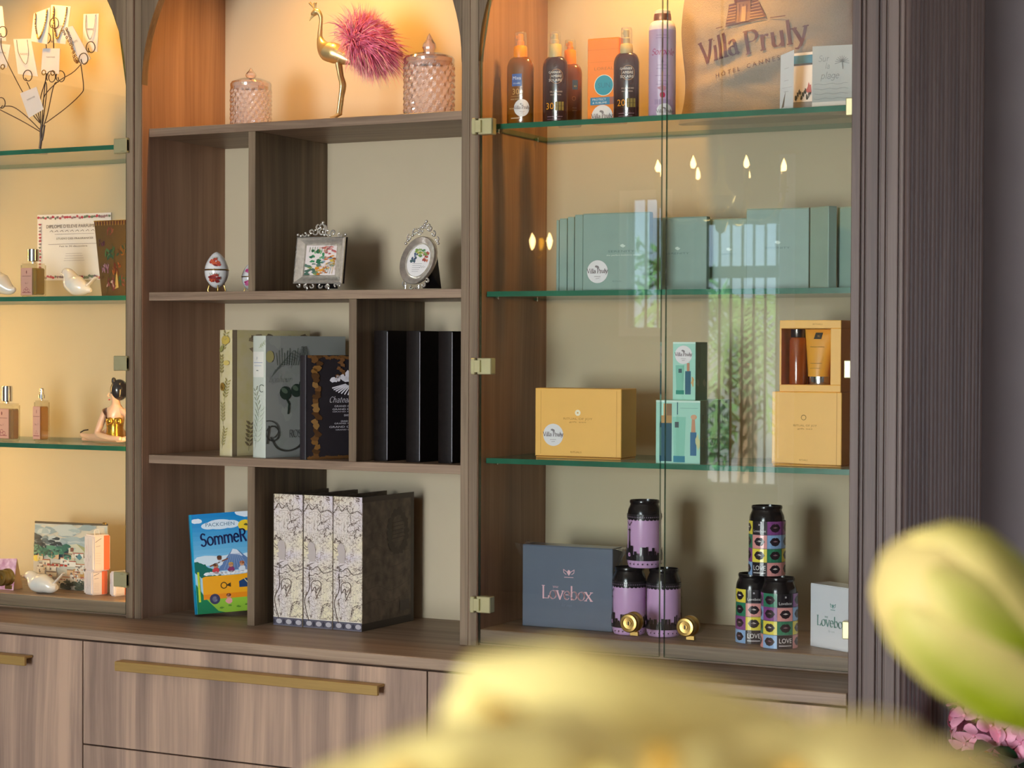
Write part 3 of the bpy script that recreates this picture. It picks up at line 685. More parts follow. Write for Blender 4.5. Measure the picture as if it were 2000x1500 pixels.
# jute tote bag, tall and creased
q = Px(1500, 216, .20, Z1)
JUTE = M('jute_cloth', (150, 136, 120), .85, var=.08, scale=420, bump=.5, stretch=(1, 1, 1))
t = thing('tote_bag', 'creased jute tote bag with dark printed hotel lettering on the top shelf', 'bag', q.loc)
XL_, XR_ = q(1327, 216).x, q(1672, 216).x; HB = .36; NX, NZ = 60, 48
def bag_f(u, v):
    edge = XL_+(.006*math.sin(v*9)+.012*(1-math.exp(-v*6))-.002); x = edge+(XR_-.008-edge)*u
    bulge = -.055*(math.sin(PI*min(1, max(0, u)))**.6)*(1-.55*v)
    n = mnoise.noise(Vector((x*8, v*4, 1)))*.012+mnoise.noise(Vector((x*20+v*8, v*9, 4)))*.0035
    fold = -.010*math.exp(-((v-.16-.25*u)/.05)**2)*math.sin(u*PI)-.007*math.exp(-((v-.36-.1*u+.06*math.sin(u*9))/.035)**2)*math.exp(-((u-.3)/.18)**2)
    return Vector((x, bulge+n*math.sin(PI*u)**.5+fold, v*HB))
mb = MB(); v = []
for j in range(NZ+1):
    for i in range(NX+1): v.append(bag_f(i/NX, j/NZ))
fr = [(j*(NX+1)+i, j*(NX+1)+i+1, (j+1)*(NX+1)+i+1, (j+1)*(NX+1)+i) for j in range(NZ) for i in range(NX)]
mb.add(v, fr)
bk = [Vector((p.x, .02+.03*math.sin(PI*(i % (NX+1))/NX)*(1-.5*p.z/HB), p.z)) for i, p in enumerate(v)]
mb.add(bk, fr)
n1 = len(v)
per = [i for i in range(NX+1)]+[(j+1)*(NX+1)-1 for j in range(1, NZ+1)]+[NZ*(NX+1)+i for i in range(NX-1, -1, -1)]+[j*(NX+1) for j in range(NZ-1, 0, -1)]
mb.f += [[per[k], per[(k+1) % len(per)], per[(k+1) % len(per)]+n1, per[k]+n1] for k in range(len(per))]; mb.m += [0]*len(per)
mb.build('bag_body', JUTE, t, True)
for s in (0, 1):
    pts = smooth_path([(XL_+.10, -.02+s*.04, HB-.05), (XL_+.11, -.02+s*.05, HB+.05), (XL_+.165, -.01+s*.04, HB+.10), (XL_+.22, -.02+s*.05, HB+.05), (XL_+.23, -.02+s*.04, HB-.05)], 6)
    MB().tube(pts, (.010), 8, flat=.25, up=(1, 0, 0)).build('handle', JUTE, t, True)
def onbag(a, b, e):
    # x,z in thing space -> the woven surface itself (same grid as the cloth)
    j = min(NZ-1, max(0, int(b/HB*NZ))); fv = b/HB*NZ-j
    row = [v[j*(NX+1)+i].lerp(v[(j+1)*(NX+1)+i], fv) for i in range(NX+1)]
    for i in range(NX):
        if row[i+1].x >= a or i == NX-1:
            k = (a-row[i].x)/max(1e-6, row[i+1].x-row[i].x); return Vector((a, row[i].lerp(row[i+1], k).y-.0009-e, b))
def bx(px, py): g = q(px, py, -.045); return (g.x, g.z)
p = Print(1, 1, (-1, 0, 1, .36)); INKB = '#5b3940'
hV = bx(1380, 85)[1]-bx(1380, 125)[1]
p.pen('Villa', bx(1364, 127)[0], bx(1364, 127)[1], hV*1.08, INKB, .11, .032, align='l', rot=math.radians(10.5), stretch=.86)
p.pen('Pruly', bx(1457, 113)[0], bx(1457, 109)[1], hV*1.1, INKB, .11, .032, align='l', rot=math.radians(9.5))
p.text('H Ô T E L    C A N N E S', bx(1462, 133)[0], bx(1462, 138)[1], .0092, '#4a2e34', rot=math.radians(11))
# tower emblem: stepped base, portico, side wings
E_ = lambda px, py: bx(px, py)
for a, b in (((1416, 53), (1494, 37)), ((1419, 49), (1488, 34))): p.line([E_(*a), E_(*b)], .002, INKB)
p.line([E_(1396, 57), E_(1409, 54)], .0015, INKB); p.line([E_(1502, 36), E_(1531, 32)], .0018, INKB)
p.poly([E_(1420, 10), E_(1434, 6), E_(1436, 46), E_(1416, 51)], INKB); p.poly([E_(1463, 2), E_(1476, 0), E_(1494, 34), E_(1462, 41)], INKB)
for k in range(6):
    yy = 12+k*6; p.line([E_(1421-k*.7, yy+3), E_(1434, yy)], .0013, '#b08c68'); p.line([E_(1463, yy-4), E_(1477+k*2.4, yy-8)], .0013, '#b08c68')
p.poly([E_(1435, 6), E_(1462, 1), E_(1463, 42), E_(1437, 47)], '#7d5c50'); p.poly([E_(1430, 0), E_(1464, -8), E_(1464, 1), E_(1431, 7)], INKB)
for x in (1441, 1448, 1455): p.line([E_(x, 9), E_(x+1, 44)], .0018, INKB)
p.poly([E_(1445, 14), E_(1453, 12), E_(1454, 43), E_(1446, 44)], '#a98868')
p.build('hotel_print', t, onbag, cols=.004, rows=.005)

# small cards in front of the bag
PAPER = M('white_card', (228, 224, 222), .7, var=.02)
def card(name, lab, cat, quad, Y, z, mat, art=None, thick=.0006, lean=0., group=None):
    """upright card given by its four photo corners (bl, br, tr, tl); the second depth turns it"""
    (bl, dy0), (br, dy1), (tr, dy2), (tl, dy3) = quad
    q = Px(bl[0], bl[1], Y, z); P = [q(*bl, dy0), q(*br, dy1), q(*tr, dy2), q(*tl, dy3)]
    if P[1].z < P[0].z: pass
    zmin = min(P[0].z, P[1].z); P = [v-Vector((0, 0, zmin)) for v in P] if zmin < 0 else P
    t = thing(name, lab, cat, q.loc, 0, group)
    n = (P[1]-P[0]).cross(P[3]-P[0]).normalized()*thick
    if n.y < 0: n = -n
    MB().add(P+[v+n for v in P], [(0, 1, 2, 3), (7, 6, 5, 4), (0, 4, 5, 1), (1, 5, 6, 2), (2, 6, 7, 3), (3, 7, 4, 0)]).build('sheet', mat, t)
    if art:
        W, H = (P[1]-P[0]).length, (P[3]-P[0]).length; p = Print(W, H); art(p, W, H); m = n.normalized()
        p.build('print', t, lambda a, b, e: (P[0]*(1-a/W)+P[1]*(a/W))*(1-b/H)+(P[3]*(1-a/W)+P[2]*(a/W))*(b/H)-m*e)
    return t
def art_tall(p, w, h):
    for y in (.72, .5, .3): p.line([(w*.3, h*y), (w*.62, h*y)], .0009, '#b9b0ae')
    p.rect_(w*.15, h*.37, w*.9, h*.375, '#a9a09c')
    p.poly([(w*.12, 0), (w*.42, h*.32), (w*.3, h*.02)], '#7d6a58')
card('greeting_card', 'narrow folded white card standing askew before the tote bag', 'card', (((1523, 206), 0), ((1549, 205), .008), ((1551, 91), .008), ((1525, 102), 0)), .075, Z1, PAPER, art_tall)
def art_blue(p, w, h):
    p.rect_(0, h*.8, w, h*.95, '#2f7a9c'); p.rect_(0, h*.765, w, h*.8, '#3a3f48')
    for k in range(9): p.blob(w*(.14+.09*k), h*(.18+.05*(k % 3)), w*.06, h*.05, '#3a4240', .5, 8, k)
    p.blob(w*.8, h*.34, w*.12, h*.1, '#b06060', .5, 9, 3); p.rect_(0, 0, w, h*.1, '#8f9094')
card('greeting_card', 'white card with a blue top band behind the folded white card', 'card', (((1549, 204), 0), ((1589, 202), 0), ((1589, 94), .012), ((1549, 98), .012)), .13, Z1, PAPER, art_blue)
GREYC = M('grey_card', (172, 182, 186), .7, var=.03)
def art_plage(p, w, h):
    p.rect_(0, 0, w, h*.07, '#dcdad6')
    p.pen('Sur', w*.27, h*.74, h*.1, '#7e868a', .06, .05, False, .2); p.pen('la', w*.36, h*.62, h*.09, '#7e868a', .06, .05, False, .2); p.pen('plage', w*.42, h*.45, h*.11, '#7e868a', .06, .05, False, .2)
    for k in range(11):
        a = PI*k/10; p.line([(w*.72, h*.72), (w*(.72+.17*math.cos(a)), h*(.72+.13*math.sin(a)-.03))], .0009, '#6f787c')
    p.line([(w*.72, h*.72), (w*.74, h*.6)], .0013, '#6f787c')
    for k in range(4): p.line([(w*(.05+.09*i), h*(.36-.08*k+.012*math.sin(i*1.7+k))) for i in range(10)], .0008, '#8f979a')
card('greeting_card', 'grey beach drawing card with a palm and handwriting, beside the end pilaster', 'card', (((1586, 203), 0), ((1668, 198), 0), ((1668, 81), .012), ((1587, 85), .012)), .07, Z1, GREYC, art_plage)

# ------------------------------------------------------------ second glass shelf: sea green gift boxes
TEAL = M('sea_green_box', (140, 166, 156), .5, var=.03); TEALD = M('sea_green_box_edge', (98, 130, 120), .5, var=.03)
def art_teal(p, w, h):
    p.blob(w*.6, h*.575, .005, .003, '#cfe0d6', .3, 9, 2); p.text('SERENITY', w*.58, h*.49, h*.026, '#627f78', width=w*.4); p.text('the perfect bathtime escape', w*.62, h*.445, h*.02, '#d8e2da', width=w*.52)
    p.text('R I T U A L', w*.52, h*.11, h*.018, '#5f7a72'); villa_sticker(p, w*.225, h*.245, w*.158)
carton('gift_box', 'sea green gift box with round white hotel sticker, front of its row', 'box', 1138, 1268, 417, 568, .06, Z2, .018, TEAL, art_teal)
GT = 'sea green gift boxes on the second glass shelf'
for k, (a, b, yt, yb) in enumerate(((1122, 1138, 420, 568), (1108, 1121, 424, 568), (1092, 1107, 427, 568), (1086, 1091.5, 430, 568))):
    carton('gift_box', ('sea green gift box on edge directly left of the stickered box', 'sea green gift box on edge, second left of the stickered box', 'sea green gift box on edge, third left of the stickered box', 'sea green gift box on edge, outermost at the cabinet side')[k], 'box', a, b, yt, yb, .075+.012*k, Z2, .13, TEAL, None, group=GT, b=.0008)
def art_teal2(p, w, h):
    p.text('SERENITY', w*.5, h*.5, h*.024, '#627f78', width=w*.4); p.blob(w*.5, h*.58, .005, .003, '#cfe0d6', .3, 9, 2)
for k, (a, b, yt, Y, rz, d, lab) in enumerate(((1266, 1380, 424, .16, 0, .02, 'sea green gift box facing front behind the door gap'),
    (1384, 1462, 428, .19, 0, .02, 'sea green gift box furthest back, behind the mirrored window'),
    (1457, 1574, 408, .09, .14, .02, 'sea green gift box turned slightly, right half of the row'),
    (1581, 1628, 408, .08, -.62, .02, 'sea green gift box turned edgeways, second from the pilaster'),
    (1634, 1676, 408, .08, -.5, .02, 'sea green gift box last in the row against the pilaster'))):
    carton('gift_box', lab, 'box', a, b, yt, 565, Y, Z2, d, TEAL, art_teal2 if k < 3 else None, rz, GT)

# ------------------------------------------------------------ third glass shelf
YEL = M('amber_yellow_box', (250, 190, 92), .45, var=.02)
def art_yel(p, w, h):
    p.rect_(w*.065, h*.06, w*.068, h*.97, '#b97c22'); p.rect_(w*.945, h*.03, w*.948, h*.97, '#b97c22'); p.line([(0, h*.035), (w, h*.035)], .0012, '#b97c22')
    p.ell(w*.5, h*.655, .0062, .0062, '#fff2d4', 20); p.ell(w*.5, h*.655, .0016, .0016, '#d9962e')
    p.text('RITUAL OF JOY', w*.5, h*.555, h*.03, '#b9802c', width=w*.34); p.text('gift set', w*.5, h*.515, h*.02, '#b9802c', width=w*.2); p.text('RITUALS', w*.48, h*.085, h*.026, '#b27a26', width=w*.13)
    villa_sticker(p, w*.215, h*.335, w*.118)
carton('gift_box', 'amber yellow gift box with round white sticker on the third glass shelf', 'box', 1045, 1213, 759, 897, .09, Z3, .075, YEL, art_yel, lid=.03)
def art_yel2(p, w, h):
    p.rect_(w*.93, h*.03, w*.935, h, '#b97c22'); p.line([(0, h*.05), (w, h*.02)], .0012, '#b97c22')
    p.ring(w*.46, h*.66, .004, .0012, '#8f6a1e'); p.text('RITUAL OF JOY', w*.48, h*.54, h*.026, '#a8741e', width=w*.34); p.text('gift set', w*.48, h*.5, h*.018, '#a8741e', width=w*.22); p.text('RITUALS', w*.46, h*.08, h*.022, '#a8741e', width=w*.12)
t0 = carton('gift_box', 'amber yellow gift box on the shelf below the windowed box', 'box', 1507, 1643, 766, 912, .07, Z3, .075, YEL, art_yel2, lid=.03)
# window box on top: frame, inner tray, bottle and tube
q = Px(1522, 765, .072, Z3); ztop = Z3+(912-766)*Px(1575, 912, .07, Z3).s+.0003
X0, X1 = at(1522, 765, .072).x, at(1642, 765, .072).x; W = X1-X0; H = (765-626)*q.s; DD = .065
t = thing('gift_box', 'amber yellow windowed gift box showing a bottle and a tube, topmost of its stack', 'box', (X0, .072, ztop))
wx0, wx1, wz0, wz1 = W*.0, W*.83, H*.0, H*.885
wx0, wz0 = W*.03, H*.10
MB().box(0, W, 0, DD, H*.885, H, .001).box(0, W, 0, DD, 0, H*.10, .001).box(W*.83, W, 0, DD, H*.10, H*.885, .0008).box(0, W*.03, 0, DD, H*.10, H*.885).box(W*.03, W*.83, DD-.004, DD, H*.10, H*.885).build('box_frame', YEL, t)
p = Print(W, H); p.text('RITUALS', W*.62, H*.935, H*.02, '#a8741e', width=W*.16); p.build('front_print', t, front(0, 0, 0))
OIL = M('bronze_oil_bottle', (150, 70, 16), .18, 0, .6, var=.1, coat=.5); GUN = M('gunmetal_cap', (92, 86, 82), .25, .9)
bt = MB().lathe([(W*.135, 0), (W*.14, .003), (W*.14, H*.62), (W*.12, H*.66)], 28, (W*.22, .03, H*.1)).build('oil_bottle', OIL, t, .6)
MB().lathe([(W*.11, H*.66), (W*.115, H*.67), (W*.115, H*.775), (W*.1, H*.78)], 28, (W*.22, .03, H*.1)).build('bottle_cap', GUN, bt, .6)
tb = MB(); n = 24; v = []
for k in range(13):
    u = k/12; ry = .017*(1-u)**.6+.0012; rx = W*(.165+.075*u)
    for i in range(n):
        a = 2*PI*i/n; v.append((W*(.56)+rx*math.cos(a)+W*.015*u, .03+ry*math.sin(a), H*(.215+.66*u)))
tb.add(v, [(k*n+i, k*n+(i+1) % n, (k+1)*n+(i+1) % n, (k+1)*n+i) for k in range(12) for i in range(n)]+[tuple(range(n)), tuple(range(12*n, 13*n))])
to = tb.build('cream_tube', M('yellow_tube', (236, 166, 58), .35, var=.03), t, .6)
MB().lathe([(W*.16, 0), (W*.165, .002), (W*.165, H*.115)], 24, (W*.56, .03, H*.1), sy=.62).build('tube_cap', CHROME, to, .6)
p = Print(W, H); p.poly([(W*.5, H*.74), (W*.62, H*.74), (W*.645, H*.83), (W*.525, H*.83)], '#3c3a30'); p.text('RI', W*.575, H*.765, H*.03, '#cfa860'); p.line([(W*.45, H*.63), (W*.68, H*.63)], .0011, '#8f6a1e'); p.line([(W*.47, H*.4), (W*.65, H*.4)], .0009, '#8f6a1e'); p.line([(W*.47, H*.33), (W*.63, H*.33)], .0008, '#a8803a')
p.build('tube_print', to, lambda a, b, e: Vector((a, .03-.0178*(1-max(0, min(1, (b/H-.215)/.66)))**.6-.0013-e, b)))

MINT = M('mint_box', (158, 214, 196), .4, var=.02)
def mini(p, x, y, w, h, c1, c2, cap=None):
    p.rect_(x, y, x+w, y+h*.78, c1); p.rect_(x+w*.18, y+h*.78, x+w*.82, y+h, cap or c2); return p
def art_mint(n):
    def f(p, w, h):
        p.rect_(0, 0, w, h, '#a9dccb'); p.rect_(0, h*.97, w, h, '#d2eee2')
        if n == 0:
            p.rect_(w*.14, h*.1, w*.5, h*.17, '#1f8a76'); p.poly([(w*.12, h*.6), (w*.5, h*.6), (w*.46, h*.17), (w*.16, h*.17)], '#7fc4ae'); p.rect_(w*.25, h*.47, w*.4, h*.54, '#3a5a60')
            p.rect_(w*.55, h*.1, w*.8, h*.5, '#2a5f78'); p.rect_(w*.62, h*.5, w*.74, h*.64, '#c48a6c'); p.blob(w*.88, h*.32, w*.07, h*.08, '#cfa56a', .5, 9, 1)
            villa_sticker(p, w*.47, h*.78, w*.38)
        else:
            p.rect_(w*.08, h*.03, w*.36, h*.64, '#1d4f60'); p.rect_(w*.1, h*.64, w*.36, h*.76, '#b08a52'); p.rect_(w*.17, h*.76, w*.34, h*.95, '#d2a46c'); p.rect_(w*.24, h*.76, w*.36, h*.95, '#8a6a48')
            p.poly([(w*.38, h*.74), (w*.68, h*.74), (w*.65, h*.12), (w*.41, h*.12)], '#8ccdb8'); p.rect_(w*.4, h*.02, w*.66, h*.12, '#2a7f98'); p.rect_(w*.43, h*.57, w*.52, h*.66, '#44545a')
            p.rect_(w*.78, h*.13, w*.92, h*.5, '#3a6c92'); p.poly([(w*.8, h*.5), (w*.9, h*.5), (w*.88, h*.76), (w*.82, h*.76)], '#c89070'); p.ell(w*.86, h*.74, w*.07, h*.04, '#d8a684')
            p.line([(w*.49, h*.97), (w*.49, h*.78)], .0018, '#2f6a78'); p.blob(w*.95, h*.36, w*.05, h*.1, '#cfcf9a', .5, 9, 2); p.line([(w*.55, h*.88), (w*.95, h*.88)], .0008, '#7fae9e')
    return f
def art_mint_side(p, w, h):
    p.rect_(0, 0, w, h, '#86ab9c'); p.text('I', w*.5, h*.64, h*.14, '#2e4a44'); p.ring(w*.46, h*.34, w*.24, w*.09, '#a3b29a'); p.line([(w*.05, h*.5), (w*.95, h*.5)], .0008, '#86a08e')
def art_mint_side2(p, w, h):
    p.rect_(0, 0, w, h, '#7ba294'); p.text('I', w*.3, h*.55, h*.1, '#2e4a44'); p.blob(w*.2, h*.3, w*.12, h*.06, '#a3b8b0', .3, 9, 1); p.blob(w*.75, h*.3, w*.12, h*.06, '#a3b8b0', .3, 9, 2)
s_ = Px(1322, 906, .05, Z3).s; hm = (906-783)*s_; wm = at(1367, 906, .05).x-at(1281, 906, .05).x; X0 = at(1281, 906, .05).x
dm = .026
for k in range(6):
    t = thing('toiletry_box', ('mint toiletry box pictured with navy bottle, front of the low row' if k == 0 else 'mint toiletry box in the low row, %s behind the front one' % ('first', 'second', 'third', 'fourth', 'last')[k-1]), 'box', (X0, .05+k*(dm+.0004), Z3), 0, 'mint boxes in a row on the third glass shelf')
    MB().box(0, wm, 0, dm, 0, hm-.001, .0006).build('body', MINT, t); MB().box(.0005, wm-.0005, .0005, dm-.0005, hm-.001, hm, .0003).build('top_flap', MINT, t)
    p = Print(wm, hm); art_mint(1)(p, wm, hm); p.build('front_print', t, front(0, 0, 0)) if k == 0 else None
    p = Print(dm, hm); art_mint_side(p, dm, hm); p.build('side_print', t, side(wm, 0, 0))
X0 = at(1314, 780, .07).x; wm2 = at(1358, 780, .07).x-X0; h2 = (780-666)*s_; 
t = thing('toiletry_box', 'mint toiletry box with white sticker standing on the low row of mint boxes', 'box', (X0, .07, Z3+hm+.0002))
MB().box(0, wm2, 0, .062, 0, h2-.001, .0006).build('body', MINT, t); MB().box(.0005, wm2-.0005, .0005, .0615, h2-.001, h2, .0003).build('top_flap', MINT, t)
p = Print(wm2, h2); art_mint(0)(p, wm2, h2); p.build('front_print', t, front(0, 0, 0)); p = Print(.062, h2); art_mint_side2(p, .062, h2); p.build('side_print', t, side(wm2, 0, 0))

# ------------------------------------------------------------ cabinet floor
NAVY = M('slate_blue_box', (96, 106, 124), .3, 0, .5, var=.03, coat=.4)
def art_love(ink, sub):
    def f(p, w, h):
        c = w*.52
        for s in (-1, 1): p.line([(c, h*.65)]+[(c+s*x*w, h*y) for x, y in ((.02, .69), (.06, .72), (.055, .68), (.03, .66))], .0013, ink)
        p.blob(c, h*.685, w*.018, h*.03, ink, .1, 10, 1); p.line([(c-.05*w, h*.625), (c+.05*w, h*.625)], .0012, ink)
        p.pen('your', w*.375, h*.49, h*.032, ink, .09, .04); p.pen('Lovebox', c-.02*w, h*.355, h*.155, ink, .1, .03, track=-.02); p.pen('for men', w*.5, h*.27, h*.035, sub, .05, .04, False, .25)
    return f
nb = carton('gift_box', 'square slate blue gift box with pink lettering on the cabinet floor', 'box', 1020, 1196, 1076, 1237, .10, ZB, .05, NAVY, art_love('#ecbcc6', '#8a8ca0'), inkm=INKG)
# crumpled clear wrap on its upper corners
WRAP = glassy('clear_wrap', (245, 245, 245), rough=.08, gain=3, body=(220, 220, 222), body_mix=.08)
rn = random.Random(2); mb = MB()
wN = at(1196, 1237, .10).x-at(1020, 1237, .10).x; hN = (1237-1076)*Px(1108, 1237, .1, ZB).s
for cx, sg in ((0, -1), (wN, 1)):
    pr = None
    for k in range(9):
        a = k/8; r0 = [Vector((cx+sg*.0005, .003+.05*a, hN-.001-.03*(1-a)*0)), Vector((cx+sg*(.010+rn.uniform(0, .012)), .004+.05*a, hN-.004+rn.uniform(-.006, .008))), Vector((cx+sg*(.004+rn.uniform(0, .006)), .006+.05*a, hN-.03+rn.uniform(-.006, .006))), Vector((cx+sg*.0005, .004+.05*a, hN-.045))]
        if pr: mb.add(pr+r0, [(i, i+1, i+5, i+4) for i in range(3)])
        pr = r0
mb.build('clear_wrap', WRAP, nb)
WHB = M('white_gift_box', (226, 226, 232), .3, 0, .5, var=.01, coat=.3)
carton('gift_box', 'white gift box with green lettering beside the pilaster on the cabinet floor', 'box', 1582, 1686, 1146, 1270, .112, ZB, .05, WHB, art_love('#6f9a92', '#9ab0ac'), -.5, inkm=INKG)

CANB = M('black_can_metal', (24, 23, 25), .18, .4, .6, var=.05); CANP = M('lilac_can', (206, 164, 208), .3, 0, .5, var=.02); CANG = M('dark_can_base', (40, 40, 42), .3, .6)
def can_shape(t, r, h, mb_):
    MB().lathe([(r*.8, 0), (r*.9, .001), (r, .007), (r, h*.78)], 48).build('body', mb_, t, .7)
    MB().lathe([(r, h*.78), (r*.995, h*.83), (r*.96, h*.868), (r*.89, h*.905), (r*.85, h*.93), (r*.84, h*.945), (r*.87, h*.955), (r*.89, h*.975), (r*.87, h), (r*.83, h), (r*.82, h*.97), (.0001, h*.968)], 48, cap=False).build('top', CANB, t, .5)
    MB().box(-.006, .006, -r*.55, -r*.05, h*.97, h*.982, .001).build('ring_pull', CANB, t)
def pink_can(px, py, Y, z, lab, h, turn):
    q = Px(px, py, Y, z); r = .0335; t = thing('can', lab, 'can', q.loc, 0, 'lilac skyline cans'); can_shape(t, r, h, CANP)
    W = 2*PI*r; p = Print(W, h*.8)
    n = 26
    for k in range(n):
        x = W*(k+.5)/n; p.ell(x, h*.735, W/n*.52, h*.028, '#1a181c', 12)
    p.rect_(0, h*.735, W, h*.8, '#1c1a1e')
    for k in range(n*2): p.ell(W*(k+.5)/(n*2), h*.757, W/n*.13, h*.009, '#8d7a92', 8)
    p.rect_(0, h*.115, W, h*.2, '#1a161c'); rr = random.Random(11); x = 0
    while x < W:
        b = rr.uniform(.0025, .0065); p.rect_(x, h*.19, x+b, h*(.215+rr.uniform(.0, .12)), '#1a161c'); x += b+rr.uniform(.0, .003)
    for off in (.30, .80):
        tx = W*off; p.poly([(tx-.010, h*.19), (tx-.003, h*.3), (tx-.0011, h*.42), (tx-.0008, h*.6), (tx+.0008, h*.6), (tx+.0011, h*.42), (tx+.003, h*.3), (tx+.010, h*.19)], '#1a161c')
        p.line([(tx-.006, h*.69), (tx, h*.63), (tx+.006, h*.69)], .0014, '#1a161c'); p.ell(tx, h*.2, .0042, h*.03, '#cf9fd2', 12); p.rect_(tx-.0035, h*.56, tx+.0035, h*.575, '#1a161c')
    for k in range(24): p.ell(W*(k+.5)/24, h*.065, .0012, .0016, '#3a2a40', 8)
    p.build('can_print', t, wrap(r, 0, -PI/2+turn, w=W), INKG, cols=r*.2); return t
hc = .1335
pink_can(1229, 1247, .098, ZB, 'lilac skyline can, lower one beside the slate blue box', hc, .43)
pink_can(1296, 1250, .105, ZB, 'lilac skyline can, lower one behind the door gap', hc, 3.4)
pink_can(1258, 1143, .105, ZB+hc+.0002, 'lilac skyline can standing on the two lower skyline cans', hc, .7)
CS = {'k': '#201c22', 'p': '#e29a98', 'b': '#8fb2de', 'y': '#ecd94e', 'g': '#2f7f60', 'v': '#8a4a8c'}
def lips_can(px, py, Y, z, lab, h, cols, turn):
    q = Px(px, py, Y, z); r = .0335; t = thing('can', lab, 'can', q.loc, 0, 'chequered lips cans'); can_shape(t, r, h, M('lips_can_body', (120, 110, 120), .35))
    W = 2*PI*r; p = Print(W, h*.8); n = len(cols); cw = W/n; ch = h*.785/4
    for i, colm in enumerate(cols):
        for j, c in enumerate(colm):
            x0, y0 = i*cw, h*.785-(j+1)*ch+.001; p.rect_(x0, y0, x0+cw*.985, y0+ch*.97, CS[c[0]])
            cx, cy = x0+cw*.5, y0+ch*.5
            if c == 'kL': p.text('Lovebox', cx, y0+ch*.18, ch*.2, '#e4e0e4', width=cw*.84); p.blob(cx, y0+ch*.72, cw*.07, ch*.08, '#b8b0b8', .3, 8, 1)
            elif c == 'kO': p.pen('Love', cx, cy-ch*.12, ch*.34, '#f2f0f2', .16, .07) if False else p.text('LOVE', cx, cy-ch*.08, ch*.34, '#f2f0f2', width=cw*.82); p.line([(cx-cw*.38, y0+ch*.22), (cx+cw*.38, y0+ch*.22)], ch*.07, '#c8c4c8')
            else:
                dk = '#241a22'; p.poly([(cx-cw*.36, cy), (cx-cw*.2, cy+ch*.25), (cx-cw*.06, cy+ch*.3), (cx, cy+ch*.25), (cx+cw*.06, cy+ch*.3), (cx+cw*.2, cy+ch*.25), (cx+cw*.36, cy), (cx+cw*.2, cy-ch*.26), (cx, cy-ch*.33), (cx-cw*.2, cy-ch*.26)], dk)
                p.poly([(cx-cw*.17, cy+ch*.01), (cx, cy+ch*.09), (cx+cw*.17, cy+ch*.01), (cx, cy-ch*.04)], '#e8dcd8' if c[0] in 'yp' else '#8c6a78')
    p.build('can_print', t, wrap(r, 0, -PI/2+turn, w=W), INKG, cols=r*.2); return t
ca, cb, cc, cde, ce, cf_, cg = ['kL', 'p', 'y', 'kO'], ['v', 'b', 'g', 'p'], ['g', 'y', 'v', 'b'], ['y', 'g', 'v', 'b'], ['g', 'v', 'y', 'b'], ['kL', 'p', 'g', 'kO'], ['v', 'b', 'y', 'p']
lips_can(1471, 1270, .11, ZB, 'lips can at the back of its pair, yellow panel top left', hc, [cb, cc, cde, ca, cb, cg, cc], .37)
lips_can(1521, 1276, .072, ZB, 'lips can at the front of its pair, green panel top left', hc, [cg, cc, cb, ce, cf_, cg, cc], -.2)
lips_can(1497, 1153, .093, ZB+hc+.0002, 'lips can standing on the two lower lips cans', hc, [cg, cc, cde, ca, cb, cg, cc], -.08)
# ============================================================ open bookcase
S1, S2, S3, SC = 1.9812, 1.6202, 1.2612, .9002
CUT = glassy('cut_glass', (255, 242, 234), ior=1.6, rough=.06, gain=6., body=(255, 236, 226), body_mix=.26)
def cut_jar(lab, pxc, pybase, pyrim, pyknob, pytop, wpx, Y):
    q = Px(pxc, pybase, Y, S1); r = wpx/2*q.s; h = q.up(pyrim, pxc); hl = q.up(pytop, pxc); hk = q.up(pyknob, pxc)
    t = thing('cut_glass_jar', lab, 'jar', q.loc, 0, 'cut glass jars beside the bird')
    n = 80; rows = 30; prof = [(r*.95, 0)]+[(r, .003+(h-.008)*k/rows) for k in range(rows+1)]+[(r*.985, h)]
    def dia(a, z, k): 
        u = a/(2*PI)*20+z/h*4.5; v = a/(2*PI)*20-z/h*4.5; d = abs((u % 1)-.5)+abs((v % 1)-.5)
        return 1+.085*(d-.5)*(0 if k in (0, rows+2) else 1)
    MB().lathe(prof, n, mod=dia).build('jar_body', CUT, t)
    lid = MB().lathe([(r*.98, h), (r*1.0, h+.003), (r*1.0, h+.008), (r*.93, h+.0125), (r*.55, h+.019), (r*.2, hk-.006), (r*.15, hk)], 40).build('lid', CUT, t, .4)
    mk = hl-hk
    MB().lathe([(r*.14, hk), (r*.2, hk+mk*.12), (r*.27, hk+mk*.35), (r*.25, hk+mk*.5), (r*.13, hk+mk*.72), (r*.06, hk+mk*.9), (.0002, hl)], 12, cap=False).build('knob', CUT, lid)
cut_jar('small lidded cut glass jar left of the golden bird', 490, 240, 172, 156, 133, 80, .10)
cut_jar('large lidded cut glass jar right of the golden bird', 838, 220, 124, 108, 66, 99, .10)

# golden crane with a pink feather tail
GOLD = M('gold_metal', (234, 208, 146), .3, .8, var=.06, scale=40, bump=.1)
q = Px(662, 229, .10, S1); s = q.s
t = thing('bird_figurine', 'golden long-legged bird figurine with a pink feather tail', 'figurine', q.loc)
path = [(693, 122), (676, 114), (655, 104), (640, 99), (630, 88), (625, 72), (626, 52), (627, 36), (624, 26), (618, 22), (612, 27), (610, 30)]
rad = [3, 13, 20.5, 20, 12, 5.2, 3.8, 3.6, 5, 6.5, 5.5, 2.6]
P = smooth_path([q(*p) for p in path], 5); Rr = [v*s for v in lerps(rad, len(P))]
MB().tube(P, Rr, 18, up=(0, 1, 0)).build('body', GOLD, t, True)
MB().tube([q(612, 29), q(607, 35), q(604, 41)], [3.2*s, 2*s, .6*s], 10).build('beak', M('pale_beak', (246, 226, 160), .3, .5), t, True)
mb = MB()
